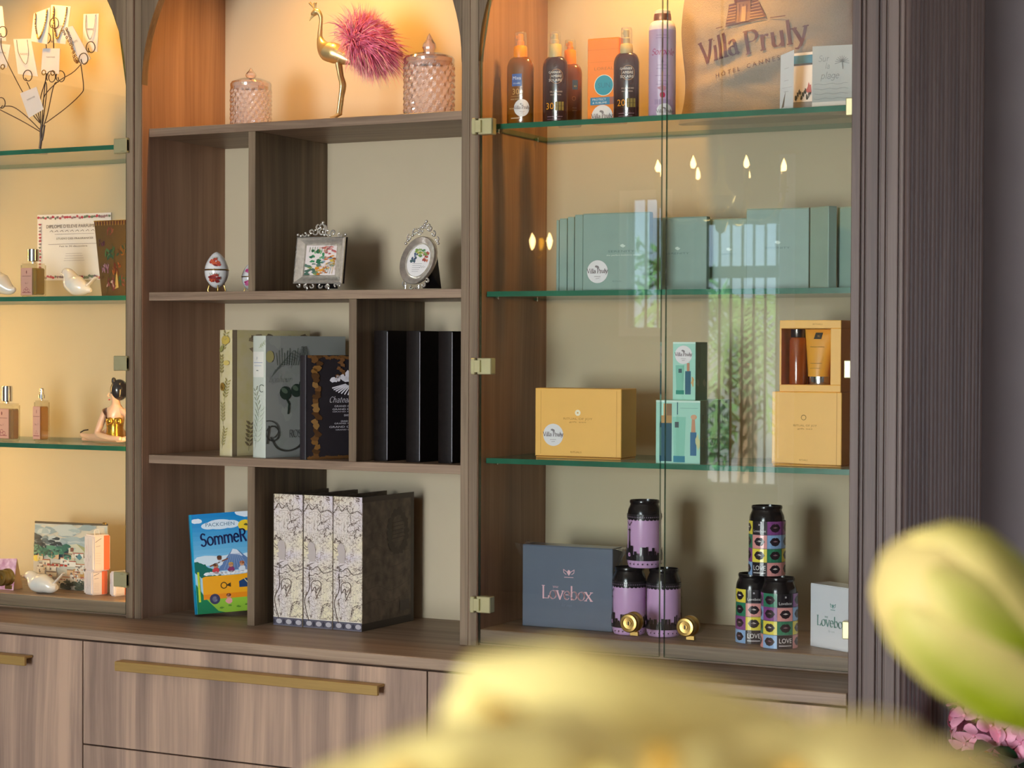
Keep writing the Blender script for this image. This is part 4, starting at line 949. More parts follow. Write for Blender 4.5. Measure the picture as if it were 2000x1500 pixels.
for dx, dy, px in ((-6, -.0, 605), (-1, .002, 612), (4, -.002, 618), (1, .005, 609)): mb.tube([q(616, 20), q((px+616)/2, 12)+Vector((0, dy, 0)), q(px, 5)+Vector((0, dy*2, 0))], [1.6*s, 1.6*s, 2.8*s], 8)
mb.build('crest', GOLD, t, True)
for dy in (-.012, .004):
    o_ = 0 if dy < 0 else 5
    MB().tube(smooth_path([q(659+o_, 122, dy), q(663+o_, 148, dy), q(667+o_, 166, dy), q(664+o_, 190, dy), q(660+o_, 222, dy)], 5), lerps([4.6*s, 3.5*s, 4.6*s, 3.2*s, 3.2*s], 21), 10).build('leg', GOLD, t, True)
    MB().tube([q(662+o_, 221, dy), q(653+o_, 227, dy-.004), q(644+o_, 228.5, dy-.008)], [3.2*s, 2.4*s, .8*s], 8).build('foot', GOLD, t, True)
mb = MB()
for k in range(7):
    u = k/6; a = q(648+u*28, 92+u*14, -.016); b = q(668+u*22, 104+u*12, -.013); mb.tube([a, (a+b)/2+Vector((0, -.003, 0)), b], [1.2*s, 2.2*s, .6*s], 6)
mb.build('wing', GOLD, t, True)
FEA = M('pink_feather', (206, 66, 108), .8, var=.35, scale=60, rgb2=(236, 120, 146)); rn = random.Random(12)
FEL = M('pale_feather_down', (244, 178, 160), .8, var=.12, scale=60)
mb = MB(); c0 = q(690, 112)
def strand(mb, a, b, c, wd, mi):
    pts = [a*(1-u)**2+b*2*u*(1-u)+c*u*u for u in (0, .34, .68, 1)]; sd = (c-a).cross(Vector((0, 1, 0))).normalized()*wd
    v = []
    for i, p in enumerate(pts): k = (1, .9, .6, .08)[i]; v += [p-sd*k, p+sd*k]
    mb.add(v, [(2*i, 2*i+1, 2*i+3, 2*i+2) for i in range(3)], mi)
def env(a):                    # plume reach in photo pixels for a bearing (degrees, 0 = right, 90 = up) around (712,88)
    tab = [(-180, 38), (-150, 34), (-120, 44), (-90, 56), (-60, 66), (-35, 84), (-15, 86), (10, 66), (40, 62), (70, 66), (95, 68), (120, 74), (145, 74), (165, 52), (180, 38)]
    for (a0, r0), (a1, r1) in zip(tab, tab[1:]):
        if a0 <= a <= a1: return r0+(r1-r0)*(a-a0)/(a1-a0)
    return 40
ctr = q(712, 84)
for k in range(5200):
    a = rn.uniform(-180, 180); R_ = env(a)*s*(rn.random()**.45)*1.02; ar = math.radians(a)
    tip = ctr+Vector((math.cos(ar)*R_, rn.gauss(0, .022), math.sin(ar)*R_)); inner = ctr+(tip-ctr)*rn.uniform(.1, .62)
    inner.y = tip.y*.7+rn.gauss(0, .012)
    drop = Vector((rn.gauss(0, .008)+.006, rn.gauss(0, .006), rn.uniform(-.034, .004)))
    edge = R_ > env(a)*s*.80
    strand(mb, inner, (inner+tip)*.5+Vector((rn.gauss(0, .004), 0, .006)), tip+drop, rn.uniform(.0005, .0013), 1 if (edge and (a > 95 or a < -60 or rn.random() < .25)) and rn.random() < .7 else 0)
for k in range(260):
    a = rn.choice((rn.uniform(100, 165), rn.uniform(-110, -20), rn.uniform(60, 120))); ar = math.radians(a); R_ = env(a)*s*rn.uniform(1.0, 1.28)
    tip = ctr+Vector((math.cos(ar)*R_, rn.gauss(0, .02), math.sin(ar)*R_-.004)); inner = ctr+(tip-ctr)*.55; strand(mb, inner, (inner+tip)*.5+Vector((0, 0, .008)), tip, .0005, 1)
pl = mb.build('feather_tail', [FEA, FEL], t); pl['kind'] = 'stuff'
MB().tube([q(690, 118), q(702, 102), q(712, 60)], [4*s, 3*s, 1.5*s], 8).build('tail_core', FEA, t, True)

# porcelain trinket eggs
PORC = M('white_porcelain', (222, 224, 222), .15, 0, .6, var=.02, coat=.4)
def egg(lab, px, pyb, pyt, wpx, Y, flower):
    q = Px(px, pyb, Y, S2); H = q.up(pyt, px); r = wpx/2*q.s; z0 = H*.10
    t = thing('trinket_egg', lab, 'trinket egg', q.loc, 0, 'porcelain trinket eggs')
    def er(u): return r*(math.sin(PI*u**.88))**.62
    def part(u0, u1, nm): return MB().lathe([(max(.0002, er(u0+(u1-u0)*i/12)), z0+(H-z0)*(u0+(u1-u0)*i/12)) for i in range(13)], 32).build(nm, PORC, t, .8)
    part(0.001, .485, 'egg_base'); part(.515, .9995, 'egg_lid')
    MB().lathe([(er(.485)*1.02, z0+(H-z0)*.48), (er(.5)*1.05, z0+(H-z0)*.5), (er(.515)*1.02, z0+(H-z0)*.52)], 32).build('metal_band', BRASS, t, True)
    for a in (-2.3, -.8, .6, 2.2): MB().tube([(math.cos(a)*r*.62, math.sin(a)*r*.62, z0+H*.07), (math.cos(a)*r*.74, math.sin(a)*r*.74, H*.05), (math.cos(a)*r*.66, math.sin(a)*r*.66, .001)], [.0013, .0014, .002], 8).build('foot', BRASS, t, True)
    MB().sphere((math.cos(FA)*er(.5)*1.08, math.sin(FA)*er(.5)*1.08, z0+(H-z0)*.5), .0022).build('clasp', BRASS, t, True)
    p = Print(2.2*r, 1)
    for uc, sd in ((.72, 1), (.27, 2)):
        for k in range(14):
            rr = random.Random(sd*40+k); p.blob(r*1.1+rr.uniform(-.42, .42)*r, uc+rr.uniform(-.09, .09), r*.2, .045, rr.choice(flower), .4, 8, k)
        for k in range(5): p.line([(r*1.1+(k-2)*r*.14, uc+.07), (r*1.1+(k-2)*r*.2, uc+.14)], r*.03, '#6a7a44')
    def onegg(a, b, e):
        b = min(.97, max(.03, b)); th = FA+(a-1.1*r)/r; return Vector(((er(b)+e*2)*math.cos(th), (er(b)+e*2)*math.sin(th), z0+(H-z0)*b))
    p.build('flower_print', t, onegg, INKG)
egg('white porcelain trinket egg with red flowers and brass clasp left of the partition', 423, 567.5, 490, 47, .08, ('#a8342c', '#c2583a', '#7d2a2a', '#b8483a'))
egg('porcelain egg with pink flowers mostly hidden behind the partition', 489, 566, 512, 34, .17, ('#b83a7a', '#a22c66', '#cf6a9a'))

# silver picture frames
SILV = M('antique_silver', (224, 220, 208), .22, .7, var=.15, scale=120, bump=.25)
def curls(mb, q, spec, dy=0):
    for px, py, R0, a0, a1 in spec:
        c = q(px, py, dy); pts = []
        for i in range(13):
            a = math.radians(a0+(a1-a0)*i/12); rr = R0*q.s*(1-.055*i); pts.append(c+Vector((math.cos(a)*rr, 0, math.sin(a)*rr)))
        mb.tube(pts, lerps([1.5*q.s, 2.2*q.s, 1.1*q.s], 13), 6); mb.sphere(pts[-1], 2.2*q.s, nu=8, nv=6)
q = Px(622, 565, .11, S2); s = q.s
t = thing('framed_picture', 'square silver picture frame with scrolled crest and a floral picture', 'picture frame', q.loc)
LT, RT, RB, LB = (582, 461), (676, 461), (669, 552), (574, 552)
lean = .026
def fq(u, v, d=0.):            # u,v over the frame face, leaning back
    px = (LB[0]*(1-u)+RB[0]*u)*(1-v)+(LT[0]*(1-u)+RT[0]*u)*v; py = LB[1]*(1-v)+LT[1]*v
    return q(px, py, lean*v)+Vector((0, d, 0))
mb = MB()
prof = [(0, 0.0), (0, -.004), (.03, -.0065), (.055, -.0035), (.15, .002), (.17, -.001), (.185, .003)]
for sidei in range(4):
    v = []
    for ins, d in prof:
        c = [(ins, ins), (1-ins, ins), (1-ins, 1-ins), (ins, 1-ins)]; a, b = c[sidei], c[(sidei+1) % 4]
        v += [fq(*a, d), fq(*b, d)]
    mb.add(v, [(2*i, 2*i+1, 2*i+3, 2*i+2) for i in range(len(prof)-1)])
mb.build('frame_moulding', SILV, t, .5)
MB().add([fq(.02, .02, .0032), fq(.98, .02, .0032), fq(.98, .98, .0032), fq(.02, .98, .0032), fq(0, 0, .007), fq(1, 0, .007), fq(1, 1, .007), fq(0, 1, .007)], [(0, 1, 2, 3), (4, 5, 6, 7), (0, 1, 5, 4), (1, 2, 6, 5), (2, 3, 7, 6), (3, 0, 4, 7)]).build('backboard', BLACK, t)
p = Print(1, 1); p.rect_(0, 0, 1, 1, '#e6dcd6'); rn = random.Random(3)
for cx, cy, rx, ry, cols in ((.35, .62, .22, .22, ('#3f8a5a', '#5fa070', '#2f6a4a', '#7fb080')), (.75, .85, .22, .12, ('#b05a5a', '#c87a70', '#8f4a50')), (.25, .2, .25, .18, ('#5a7a6a', '#8a9a4a', '#c8a040', '#4a6a5a')), (.6, .15, .2, .14, ('#d88a2a', '#e0a040', '#c87020')), (.8, .55, .2, .12, ('#e0c050', '#d88a30', '#8aa0b0', '#c86a3a')), (.8, .3, .2, .1, ('#6a9a7a', '#d0b060', '#e8d8c8'))):
    for k in range(16): p.blob(cx+rn.uniform(-1, 1)*rx, cy+rn.uniform(-1, 1)*ry, rx*rn.uniform(.15, .4), ry*rn.uniform(.12, .35), rn.choice(cols), .4, 9, k)
for k in range(6): p.line([(.5+.08*k, .05), (.7+.05*k, .4), (.95, .5+.02*k)], .012, rn.choice(('#8aa0a0', '#d0a850', '#b0c0b0')))
for k in range(8): p.line([(.12+.08*k, .78), (.14+.08*k, .95)], .012, rn.choice(('#c06a4a', '#d09050', '#6a8a5a')))
p.build('floral_picture', t, lambda a, b, e: fq(.185+a*.63, .185+b*.63, .0027-e), INKG)
mb = MB(); curls(mb, q, [(596, 455, 6, 180, 420), (608, 452, 6, 0, 260), (617, 450, 8, 200, 470), (628, 441, 8, -60, 220), (640, 451, 8, -20, -280), (651, 453, 6, 180, -80), (663, 456, 6, 0, -260), (629, 452, 7, 90, 380), (622, 443, 6, 90, 330), (634, 444, 6, 90, -150)], lean)
for px, py in ((582, 457), (588, 459), (675, 456), (631, 433), (603, 458), (645, 458), (634, 457)): mb.sphere(q(px, py, lean), 3*s, nu=10, nv=7)
mb.build('crest', SILV, t, True)
mb = MB(); curls(mb, q, [(584, 555, 5, 180, 400), (596, 556, 5, 0, -230), (610, 556, 6, 180, 420), (625, 556, 6, 0, -240), (640, 556, 6, 180, 420), (655, 556, 5, 0, 240), (663, 555, 4, 180, -60)], 0)
for px in (599, 641): mb.tube(smooth_path([q(px, 552), q(px-4, 557, -.003), q(px+1, 560, -.005), q(px, 565.5, -.004)], 4), 1.9*s, 7)
mb.build('scroll_feet', SILV, t, True)
MB().add([fq(.35, .85, .007), fq(.65, .85, .007), q(660, 562, .052), q(618, 562, .052)], [(0, 1, 2, 3)]).build('easel_back', BLACK, t)

q = Px(818, 563, .12, S2); s = q.s
t = thing('framed_picture', 'oval silver picture frame with beaded crest, turned to the left', 'picture frame', q.loc)
def oq(a, k, d=0.):            # angle, radius share; leaning back and turned
    ca, sa = math.cos(a), math.sin(a); px = 817+k*(33.5*ca+11*sa); py = 507-k*(47*sa); v = (552-py)/92
    return q(px, py, .03*v+.012*ca*k)+Vector((0, d, 0))
mb = MB(); n = 48; prof = [(1.0, .006), (1.0, -.003), (.96, -.006), (.9, -.004), (.72, .0015), (.68, -.001), (.655, .003)]
v = []
for k, d in prof: v += [oq(2*PI*i/n, k, d) for i in range(n)]
mb.add(v, [(j*n+i, j*n+(i+1) % n, (j+1)*n+(i+1) % n, (j+1)*n+i) for j in range(len(prof)-1) for i in range(n)]); mb.build('frame_moulding', SILV, t, .6)
MB().add([oq(2*PI*i/n, .98, .006) for i in range(n)]+[oq(2*PI*i/n, .98, .0035) for i in range(n)], [tuple(range(n)), tuple(range(n, 2*n))]).build('backboard', BLACK, t)
p = Print(2, 2); p.ell(1, 1, 1, 1, '#e8e6e2', 40)
for cx, cy, rx, ry, cols in ((.55, 1.15, .28, .3, ('#4a5a7a', '#3a4a6a', '#5a6a8a', '#3f5a5a')), (1.5, 1.2, .28, .3, ('#b05a4a', '#c87a5a', '#a04a40')), (1.05, 1.5, .5, .25, ('#7a9a4a', '#8aa86a', '#5a8a5a', '#c8b860'))):
    for k in range(14): p.blob(cx+rn.uniform(-.9, .9)*rx, cy+rn.uniform(-.9, .9)*ry, rx*.3, ry*.3, rn.choice(cols), .4, 9, k)
for k in range(5): p.line([(.55+.02*k, .8-.12*k), (1.35-.04*k, .8-.12*k)], .02, '#9a9a9c')
for k in range(8): p.ell(1.25+.06*k, .55+.05*(k % 3), .02, .02, '#4a4a54', 6)
p.build('oval_picture', t, lambda a, b, e: oq(math.atan2(b-1, a-1), .67*math.hypot(a-1, b-1), .0025-e*1.0), INKG)
mb = MB(); curls(mb, q, [(800, 462, 6, 100, 380), (811, 452, 7, 60, 330), (825, 447, 8, 40, 300), (838, 446, 7, 120, -150), (846, 455, 6, 80, -180), (853, 466, 5, 80, -160), (833, 440, 6, 90, 380), (820, 454, 6, 0, 300)], .03)
for px, py in ((833, 431), (830, 437), (838, 438), (826, 443), (842, 444), (806, 458), (797, 468), (793, 474), (848, 458), (854, 470), (856, 474), (818, 447)): mb.sphere(q(px, py, .03), 3*s, nu=10, nv=7)
mb.build('crest', SILV, t, True)
mb = MB(); curls(mb, q, [(791, 553, 6, 120, 400), (803, 559, 5, 0, -250), (815, 560, 5, 180, 420), (826, 555, 6, 60, -180), (834, 547, 5, 120, -120)], 0)
for px in (792, 818): mb.tube([q(px, 555), q(px, 560), q(px, 562.8)], 2.4*s, 8)
mb.build('scroll_feet', SILV, t, True)
e0, e1 = q(838, 528, .02), q(852, 500, .035)
MB().add([e0, e1, q(862, 562, .075), q(826, 562, .06), e0+Vector((.002, .002, 0)), e1+Vector((.002, .002, 0)), q(862, 562, .078), q(826, 562, .063)], [(0, 1, 2, 3), (4, 5, 6, 7), (0, 1, 5, 4), (1, 2, 6, 5), (2, 3, 7, 6), (3, 0, 4, 7)]).build('easel_back', BLACK, t)

# book boxes: spine towards the room, cover turned a little to the right
def book(name, lab, cat, px, pybase, ytop, Y, z, spine, depth, rz, mat, group=None, spine_art=None, cover_art=None, hinge=True, inside=None):
    X0 = at(px, pybase, Y).x; q = Px(px, pybase, Y, z); H = (pybase-ytop)*q.s
    t = thing(name, lab, cat, (X0, Y, z), -rz, group); c = .0028
    MB().box(0, c, .0, depth, 0, H, .0006).build('cover', mat, t); MB().box(spine-c, spine, .0, depth, 0, H, .0006).build('cover', mat, t)
    # rounded spine
    n = 8; v = [(spine/2-spine/2*math.cos(PI*i/n), .0005-.004*math.sin(PI*i/n)) for i in range(n+1)]
    MB().prism(v+[(spine, .003), (0, .003)], 0, H, 'z').build('spine', mat, t, .5)
    MB().box(c, spine-c, .003, depth-.006, .004, H-.004).build('page_block', inside or M('inner_block', (120, 104, 86), .8, var=.1, scale=200, stretch=(1, 1, .1)), t)
    if spine_art: p = Print(spine, H); spine_art(p, spine, H); p.build('spine_print', t, lambda a, b, e: Vector((a, -.0006-.0038*math.sin(PI*a/spine)-e, b)), None, cols=spine/8)
    if cover_art: p = Print(depth, H); cover_art(p, depth, H); p.build('cover_print', t, side(spine, 0, 0))
    return t
def sprig(p, x, y, L, a, col, n=5, wd=.0009, leaf=None):
    ca, sa = math.cos(a), math.sin(a); p.line([(x, y), (x+L*ca, y+L*sa)], wd, col)
    for k in range(1, n+1):
        u = k/n; bx_, by_ = x+L*u*ca, y+L*u*sa
        for sg in (-1, 1):
            b = a+sg*.8; p.ell(bx_+.16*L*math.cos(b), by_+.16*L*math.sin(b), L*.12, L*.035, leaf or col, 9, b)
CREAM = M('cream_botanical_paper', (206, 194, 138), .7, rgb2=(186, 176, 142), var=.14, scale=34)
PALEG = M('pale_green_paper', (196, 204, 190), .7, rgb2=(180, 186, 172), var=.1, scale=26)
def sp_cream(p, w, h):
    for k in range(5): sprig(p, w*(.3+.1*(k % 3)), h*(.06+.19*k), h*.15, 1.3+.3*(k % 2), '#7b7448', 6, .0009, '#9a9056')
    p.ell(w*.4, h*.55, w*.2, w*.2, '#8a6a2a', 14); p.ell(w*.4, h*.55, w*.11, w*.11, '#5e4a20', 10)
    p.ell(w*.62, h*.92, w*.3, h*.035, '#b8a04a', 12); p.ell(w*.3, h*.85, w*.24, h*.02, '#8a8a50', 12, .6); p.ell(w*.7, h*.74, w*.2, h*.02, '#c2ae60', 12)
def cv_cream(p, w, h):
    p.rect_(.0, 0, w*.06, h, '#7d6f58')
    for k in range(30):
        rr = random.Random(k); p.blob(w*(.16+.8*rr.random()), h*(.83+.13*rr.random()), w*.05, h*.018, rr.choice(('#6f624c', '#8a7a60', '#5a5040', '#7a7458')), .5, 9, k)
    p.text('DICTIONNAIRE', w*.36, h*.55, h*.035, '#9a7f58', rot=PI/2); p.text('FLORE', w*.42, h*.25, h*.03, '#8f7a5c', rot=PI/2)
    for k in range(5): p.blob(w*(.3+.15*k), h*(.1+.04*(k % 2)), w*.06, h*.03, '#a08e6e', .4, 10, k)
    sprig(p, w*.2, h*.04, h*.2, 1.5, '#7a6c52', 6)
book('box_file', 'cream botanical book box with brown cover behind the rose box', 'book box', 429, 886, 641, .075, S3, .046, .215, .33, CREAM, 'decorated book boxes', sp_cream, cv_cream)
def sp_rose(p, w, h):
    p.rect_(w*.06, h*.66, w*.9, h*.87, '#d6d6ca'); p.pen('p', w*.45, h*.81, h*.025, '#5a6a80', .08, .04); p.line([(w*.14, h*.78), (w*.82, h*.78)], .0012, '#8a96b0'); p.line([(w*.2, h*.755), (w*.75, h*.755)], .001, '#8a96b0'); p.line([(w*.4, h*.715), (w*.55, h*.715)], .0016, '#5a6a6a')
    sprig(p, w*.6, h*.9, h*.08, .6, '#98a07a', 4); sprig(p, w*.3, h*.08, h*.3, 1.4, '#b8c2b0', 7); sprig(p, w*.6, h*.35, h*.2, 1.8, '#b4bca8', 5)
    p.pen('B', w*.7, h*.55, h*.05, '#5a645c', .05, .02, False, .3) if 'B' in GL else p.line(arc(w*.8, h*.57, w*.16, h*.03, 40, 300), .0012, '#5a645c')
def cv_rose(p, w, h):
    p.rect_(0, 0, w, h, '#8e928c'); w *= .56
    for k in range(14):
        rr = random.Random(k+5); p.blob(w*rr.random(), h*rr.random(), w*.12, h*.06, rr.choice(('#969a92', '#868a86', '#8a9088')), .4, 10, k)
    p.pen('bonheur', w*.3, h*.62, h*.05, '#666c66', .05, .02, False, .35)
    for k in range(9): p.line([(w*(.12+.02*k), h*(.66+.01*k)), (w*(.2+.05*k), h*(.72+.02*k)), (w*(.32+.06*k), h*(.74+.012*k))], .0011, '#5e6660')
    p.ell(w*.08, h*.83, w*.09, h*.05, '#a6a06a', 12)
    for k in range(12): p.line([(w*(.25+.05*k), h*.76), (w*(.22+.06*k), h*(.86+.02*(k % 3)))], .0014, '#3e4a3c')
    for cx, cy, r in ((.42, .53, .13), (.66, .55, .12), (.82, .6, .1)): p.ell(w*cx, h*cy, w*r, h*.055, '#2c3a30', 14, -.5); p.ell(w*(cx-.02), h*(cy+.02), w*r*.6, h*.02, '#5a6a58', 10, -.5)
    p.line([(w*.42, h*.5), (w*.5, h*.44), (w*.48, h*.36)], .004, '#2c3a30'); p.ell(w*.88, h*.33, w*.1, h*.06, '#3a463e', 12)
    for k in range(6): sprig(p, w*(.7+.05*k), h*.82, h*.08, 1.1+.2*k, '#6a7068', 4)
    p.line(arc(w*.05, h*.23, w*.22, h*.075, 200, -60, 16), .0022, '#4a4a44'); p.line(arc(w*.14, h*.2, w*.14, h*.06, 170, 520, 16), .003, '#44443e')
    p.line([(w*.06, h*.26), (w*.02, h*.12)], .004, '#44443e'); p.line(smooth2([(w*.1, h*.17), (w*.24, h*.08), (w*.5, h*.055), (w*.74, h*.1), (w*.78, h*.2)]), .0035, '#44443e')
    p.pen('ROSES', w*.72, h*.165, h*.06, '#40403c', .07, .04, True, 0, stretch=.95)
def smooth2(pts): return [(v.x, v.y) for v in smooth_path([(a, b, 0) for a, b in pts], 6)]
GL.setdefault('O', (.6, [arc(.3, .35, .25, .35, 90, 450, 18)], [])); GL.setdefault('E', (.46, [[(.1, .7), (.1, 0)], [(.1, .69), (.4, .69)], [(.1, .36), (.34, .36)], [(.1, .01), (.42, .01)]], []))
book('box_file', 'pale green book box with rose lettering in front of the cream one', 'book box', 494, 890, 653, .055, S3, .047, .215, .36, PALEG, 'decorated book boxes', sp_rose, cv_rose)
DKB = M('charcoal_cover', (38, 34, 38), .5, var=.08)
def cv_cha(p, w, h):
    rn = random.Random(4); edge = '#6e4c28'
    for k in range(26):
        p.blob(w*.13+rn.uniform(-.006, .006), h*k/25, w*.045, h*.03, rn.choice(('#6e4c28', '#86602f', '#54391e', '#94703e')), .4, 8, k)
        p.blob(w*(.05+.036*k), h*.985+rn.uniform(-.003, .003), w*.03, h*.017, edge, .5, 8, k); p.blob(w*(.05+.036*k), h*.015, w*.03, h*.018, edge, .5, 8, k+40)
    for k in range(7): p.blob(w*.42+rn.uniform(-.01, .01), h*(.8+.026*k), w*.03, h*.02, '#7a5432', .5, 8, k)
    IW = '#e6e4ea'; w *= .82
    for k in range(15):
        a = math.radians(200+9.5*k); p.line([(w*(.72+.12*math.cos(a)), h*(.73+.03*math.sin(a))), (w*(.72+.34*math.cos(a)), h*(.72+.105*math.sin(a)))], .0028, IW)
    for k in range(9): p.blob(w*(.42+.07*k), h*(.765+.012*(k % 3)), w*.05, h*.028, IW, .4, 9, k)
    p.poly([(w*.6, h*.76), (w*.6, h*.83), (w*.64, h*.86), (w*.68, h*.83), (w*.72, h*.85), (w*.78, h*.87), (w*.84, h*.85), (w*.9, h*.86), (w*.9, h*.76)], IW)
    for x in (.66, .74, .82): p.rect_(w*x, h*.77, w*(x+.04), h*.81, '#2c2a30')
    p.pen('Chateau', w*.52, h*.545, h*.055, IW, .07, .03, False, .3)
    for y, wd, hh in ((.50, .5, .018), (.47, .56, .018), (.45, .56, .01), (.41, .2, .02), (.355, .3, .016), (.335, .5, .014), (.30, .66, .018), (.275, .46, .012)):
        p.text('GRAND CRU CLASSE', w*.68, h*y, h*hh, '#cfcdd4', width=w*wd)
book('box_file', 'charcoal wine box with worn bronze border standing before the rose box', 'book box', 586, 891, 688, .045, S3, .026, .19, .52, DKB, 'decorated book boxes', None, cv_cha)
BLK = M('black_leather', (22, 17, 15), .55, 0, .12, var=.25, scale=90, bump=.15)
for k, (px, lab) in enumerate(((730, 'black leather book box next to the partition'), (793, 'middle black leather book box of three'), (855.5, 'black leather book box at the bookcase side'))):
    book('box_file', lab, 'book box', px, 899+k*1.5, 645, .075, S3, .036, .15, .08, BLK, 'black book boxes', lambda p, w, h: p.rect_(w*.95, h*.01, w*.985, h*.99, '#85858c'), None, inside=BLK)

# summer picture book, leaning to the right
def cv_sommer(p, w, h):
    for k in range(12): u = k/12; p.rect_(0, h*(1-(k+1)*.045), w, h*(1-k*.045), tuple(int(a+(b-a)*u) for a, b in zip((24, 134, 200), (150, 205, 232))))
    p.rect_(0, 0, w, h*.46, '#a8d2e6')
    for cx, cy, rx, ry in ((.07, .93, .08, .025), (.85, .99, .22, .05), (.98, .94, .1, .03)): p.blob(w*cx, h*cy, w*rx, h*ry, '#e2eef6', .12, 16, 3)
    for cx, cy, rx, ry in ((.4, .885, .2, .05), (.25, .875, .12, .035), (.56, .88, .12, .04)): p.ell(w*cx, h*cy, w*rx, h*ry, '#dcecf6', 20)
    p.text('PACKCHEN', w*.4, h*.868, h*.036, '#3a7290', width=w*.42)
    p.ell(w*.76, h*.86, w*.1, h*.055, '#f2cf36', 18); p.blob(w*.78, h*.865, w*.035, h*.012, '#5a5a30', .4, 8, 2)
    p.pen('SommeR', w*.44, h*.69, h*.125, '#1d2a5c', .1, .08, False, 0, rot=.06, stretch=.83, wob=.02)
    for k in range(3): p.blob(w*(.2+.3*k), h*.53, w*.22, h*.05, '#d6e8f0', .2, 14, k)
    p.poly([(w*.32, h*.42), (w*.56, h*.63), (w*.62, h*.62), (w*.95, h*.42)], '#5f7fae'); p.poly([(w*.52, h*.58), (w*.56, h*.63), (w*.62, h*.62), (w*.7, h*.55), (w*.62, h*.57)], '#dfe8f2')
    for k in range(8): p.line([(w*(.42+.05*k), h*.43), (w*(.52+.018*k), h*.58)], .0013, '#8a9fc2')
    p.poly([(w*.7, h*.4), (w*.86, h*.55), (w, h*.5), (w, h*.4)], '#7f92b4')
    for k in range(6): p.blob(w*(.02+.05*k), h*(.47-.02*k), w*.09, h*.06, '#146a5c', .3, 10, k)
    p.rect_(0, 0, w, h*.14, '#8fbe3a'); p.poly([(0, 0), (0, h*.3), (w*.12, h*.16), (w*.3, h*.02), (w*.4, 0)], '#147a4e'); p.rect_(w*.03, h*.12, w*.06, h*.42, '#c2d83a')
    # van
    p.poly([(w*.1, h*.14), (w*.1, h*.36), (w*.14, h*.37), (w*.6, h*.37), (w*.78, h*.38), (w*.72, h*.31), (w*.9, h*.27), (w*1., h*.24), (w*1., h*.14)], '#f2a81c'); p.rect_(w*.1, h*.14, w, h*.19, '#e88c18')
    p.poly([(w*.62, h*.3), (w*.72, h*.33), (w*.88, h*.28), (w*.88, h*.24), (w*.62, h*.24)], '#25436e'); p.line([(w*.7, h*.32), (w*.78, h*.25)], .002, '#e8e0b0')
    p.ring(w*.4, h*.27, w*.035, w*.014, '#4a3a1c', 14); p.poly([(w*.43, h*.27), (w*.5, h*.295), (w*.5, h*.25)], '#4a3a1c')
    for x in (.26, .82): p.ell(w*x, h*.14, w*.075, w*.075, '#3a3a5a', 16); p.ell(w*x, h*.14, w*.04, w*.04, '#9a9ab4', 12)
    # children
    def kid(x, y, c, sk='#c88a62', hair='#4a2c22'):
        p.blob(w*x, h*y, w*.05, h*.03, c, .15, 10, 1); p.ell(w*x, h*(y+.045), w*.033, w*.033, sk, 12); p.ell(w*x, h*(y+.056), w*.035, w*.024, hair, 12)
    kid(.36, .5, '#dfe8f0', '#8a5a40'); p.line([(w*.22, h*.47), (w*.36, h*.505), (w*.48, h*.535)], .003, '#8a5a40')
    for k in range(10): p.blob(w*(.18+.06*k), h*.395, w*.05, h*.018, '#eef2f4', .4, 9, k)
    kid(.3, .425, '#c8404a'); kid(.52, .425, '#8a3a6a', '#d8a078', '#d8b04a'); kid(.68, .43, '#d8e0e8', '#d8a078', '#c86a3a'); kid(.46, .115, '#e8a0a0', '#d8a078', '#7a3a2a')
    for k in range(5): p.blob(w*(.35+.12*k), h*(.05+.015*(k % 2)), w*.03, h*.01, '#5a8a2a', .4, 8, k)
SKY = M('turquoise_cover', (24, 150, 190), .3, 0, .5, var=.08, coat=.4)
X0 = at(386, 1197, .085).x; q = Px(386, 1197, .085, SC); H = (1197-1002)*q.s
t = thing('picture_book', 'bright blue summer picture book with a yellow van, leaning in the lower left compartment', 'book', (X0, .085, SC+.0048)); t.rotation_euler = (math.radians(-7), math.radians(-3.2), .72); 
wB = .155; th = .036
sb = MB().box(0, wB, 0, .0025, 0, H, .0005).build('front_cover', SKY, t); MB().box(0, wB, th-.0025, th, 0, H, .0005).build('back_cover', SKY, t)
MB().prism([(0, 0), (-.004, .004), (-.005, th/2), (-.004, th-.004), (0, th), (.002, th), (.002, 0)], 0, H, 'z').build('spine', SKY, t, .5)
MB().box(.002, wB-.004, .0028, th-.0028, .003, H-.003).build('page_block', M('book_pages', (230, 224, 210), .8, var=.05), t)
p = Print(wB, H); cv_sommer(p, wB, H); p.build('cover_print', t, lambda a, b, e: Vector((a, -e, b)), INKG)
p = Print(th, H); p.rect_(0, 0, th, H*.25, '#147a6a'); p.rect_(th*.3, H*.45, th*.6, H*.72, '#8fc8e0')
p.build('spine_print', t, lambda a, b, e: Vector((-.0053-e+abs(a/th-.5)*.006, th-a, b)), INKG)

# antique map binders
mm = bpy.data.materials.new('antique_map'); mm.use_nodes = True; N = mm.node_tree.nodes; L = mm.node_tree.links; b = N['Principled BSDF']; b.inputs['Roughness'].default_value = .6
tc = N.new('ShaderNodeTexCoord')
def nz(scale, detail, dist=0):
    n = N.new('ShaderNodeTexNoise'); n.inputs['Scale'].default_value = scale; n.inputs['Detail'].default_value = detail; n.inputs['Distortion'].default_value = dist; L.new(tc.outputs['Object'], n.inputs['Vector']); return n.outputs['Fac']
def contour(fac, k, wd):
    a = N.new('ShaderNodeMath'); a.operation = 'MULTIPLY'; a.inputs[1].default_value = k; L.new(fac, a.inputs[0])
    f = N.new('ShaderNodeMath'); f.operation = 'PINGPONG'; f.inputs[1].default_value = .5; L.new(a.outputs[0], f.inputs[0])
    g = N.new('ShaderNodeMath'); g.operation = 'LESS_THAN'; g.inputs[1].default_value = wd; L.new(f.outputs[0], g.inputs[0]); return g.outputs[0]
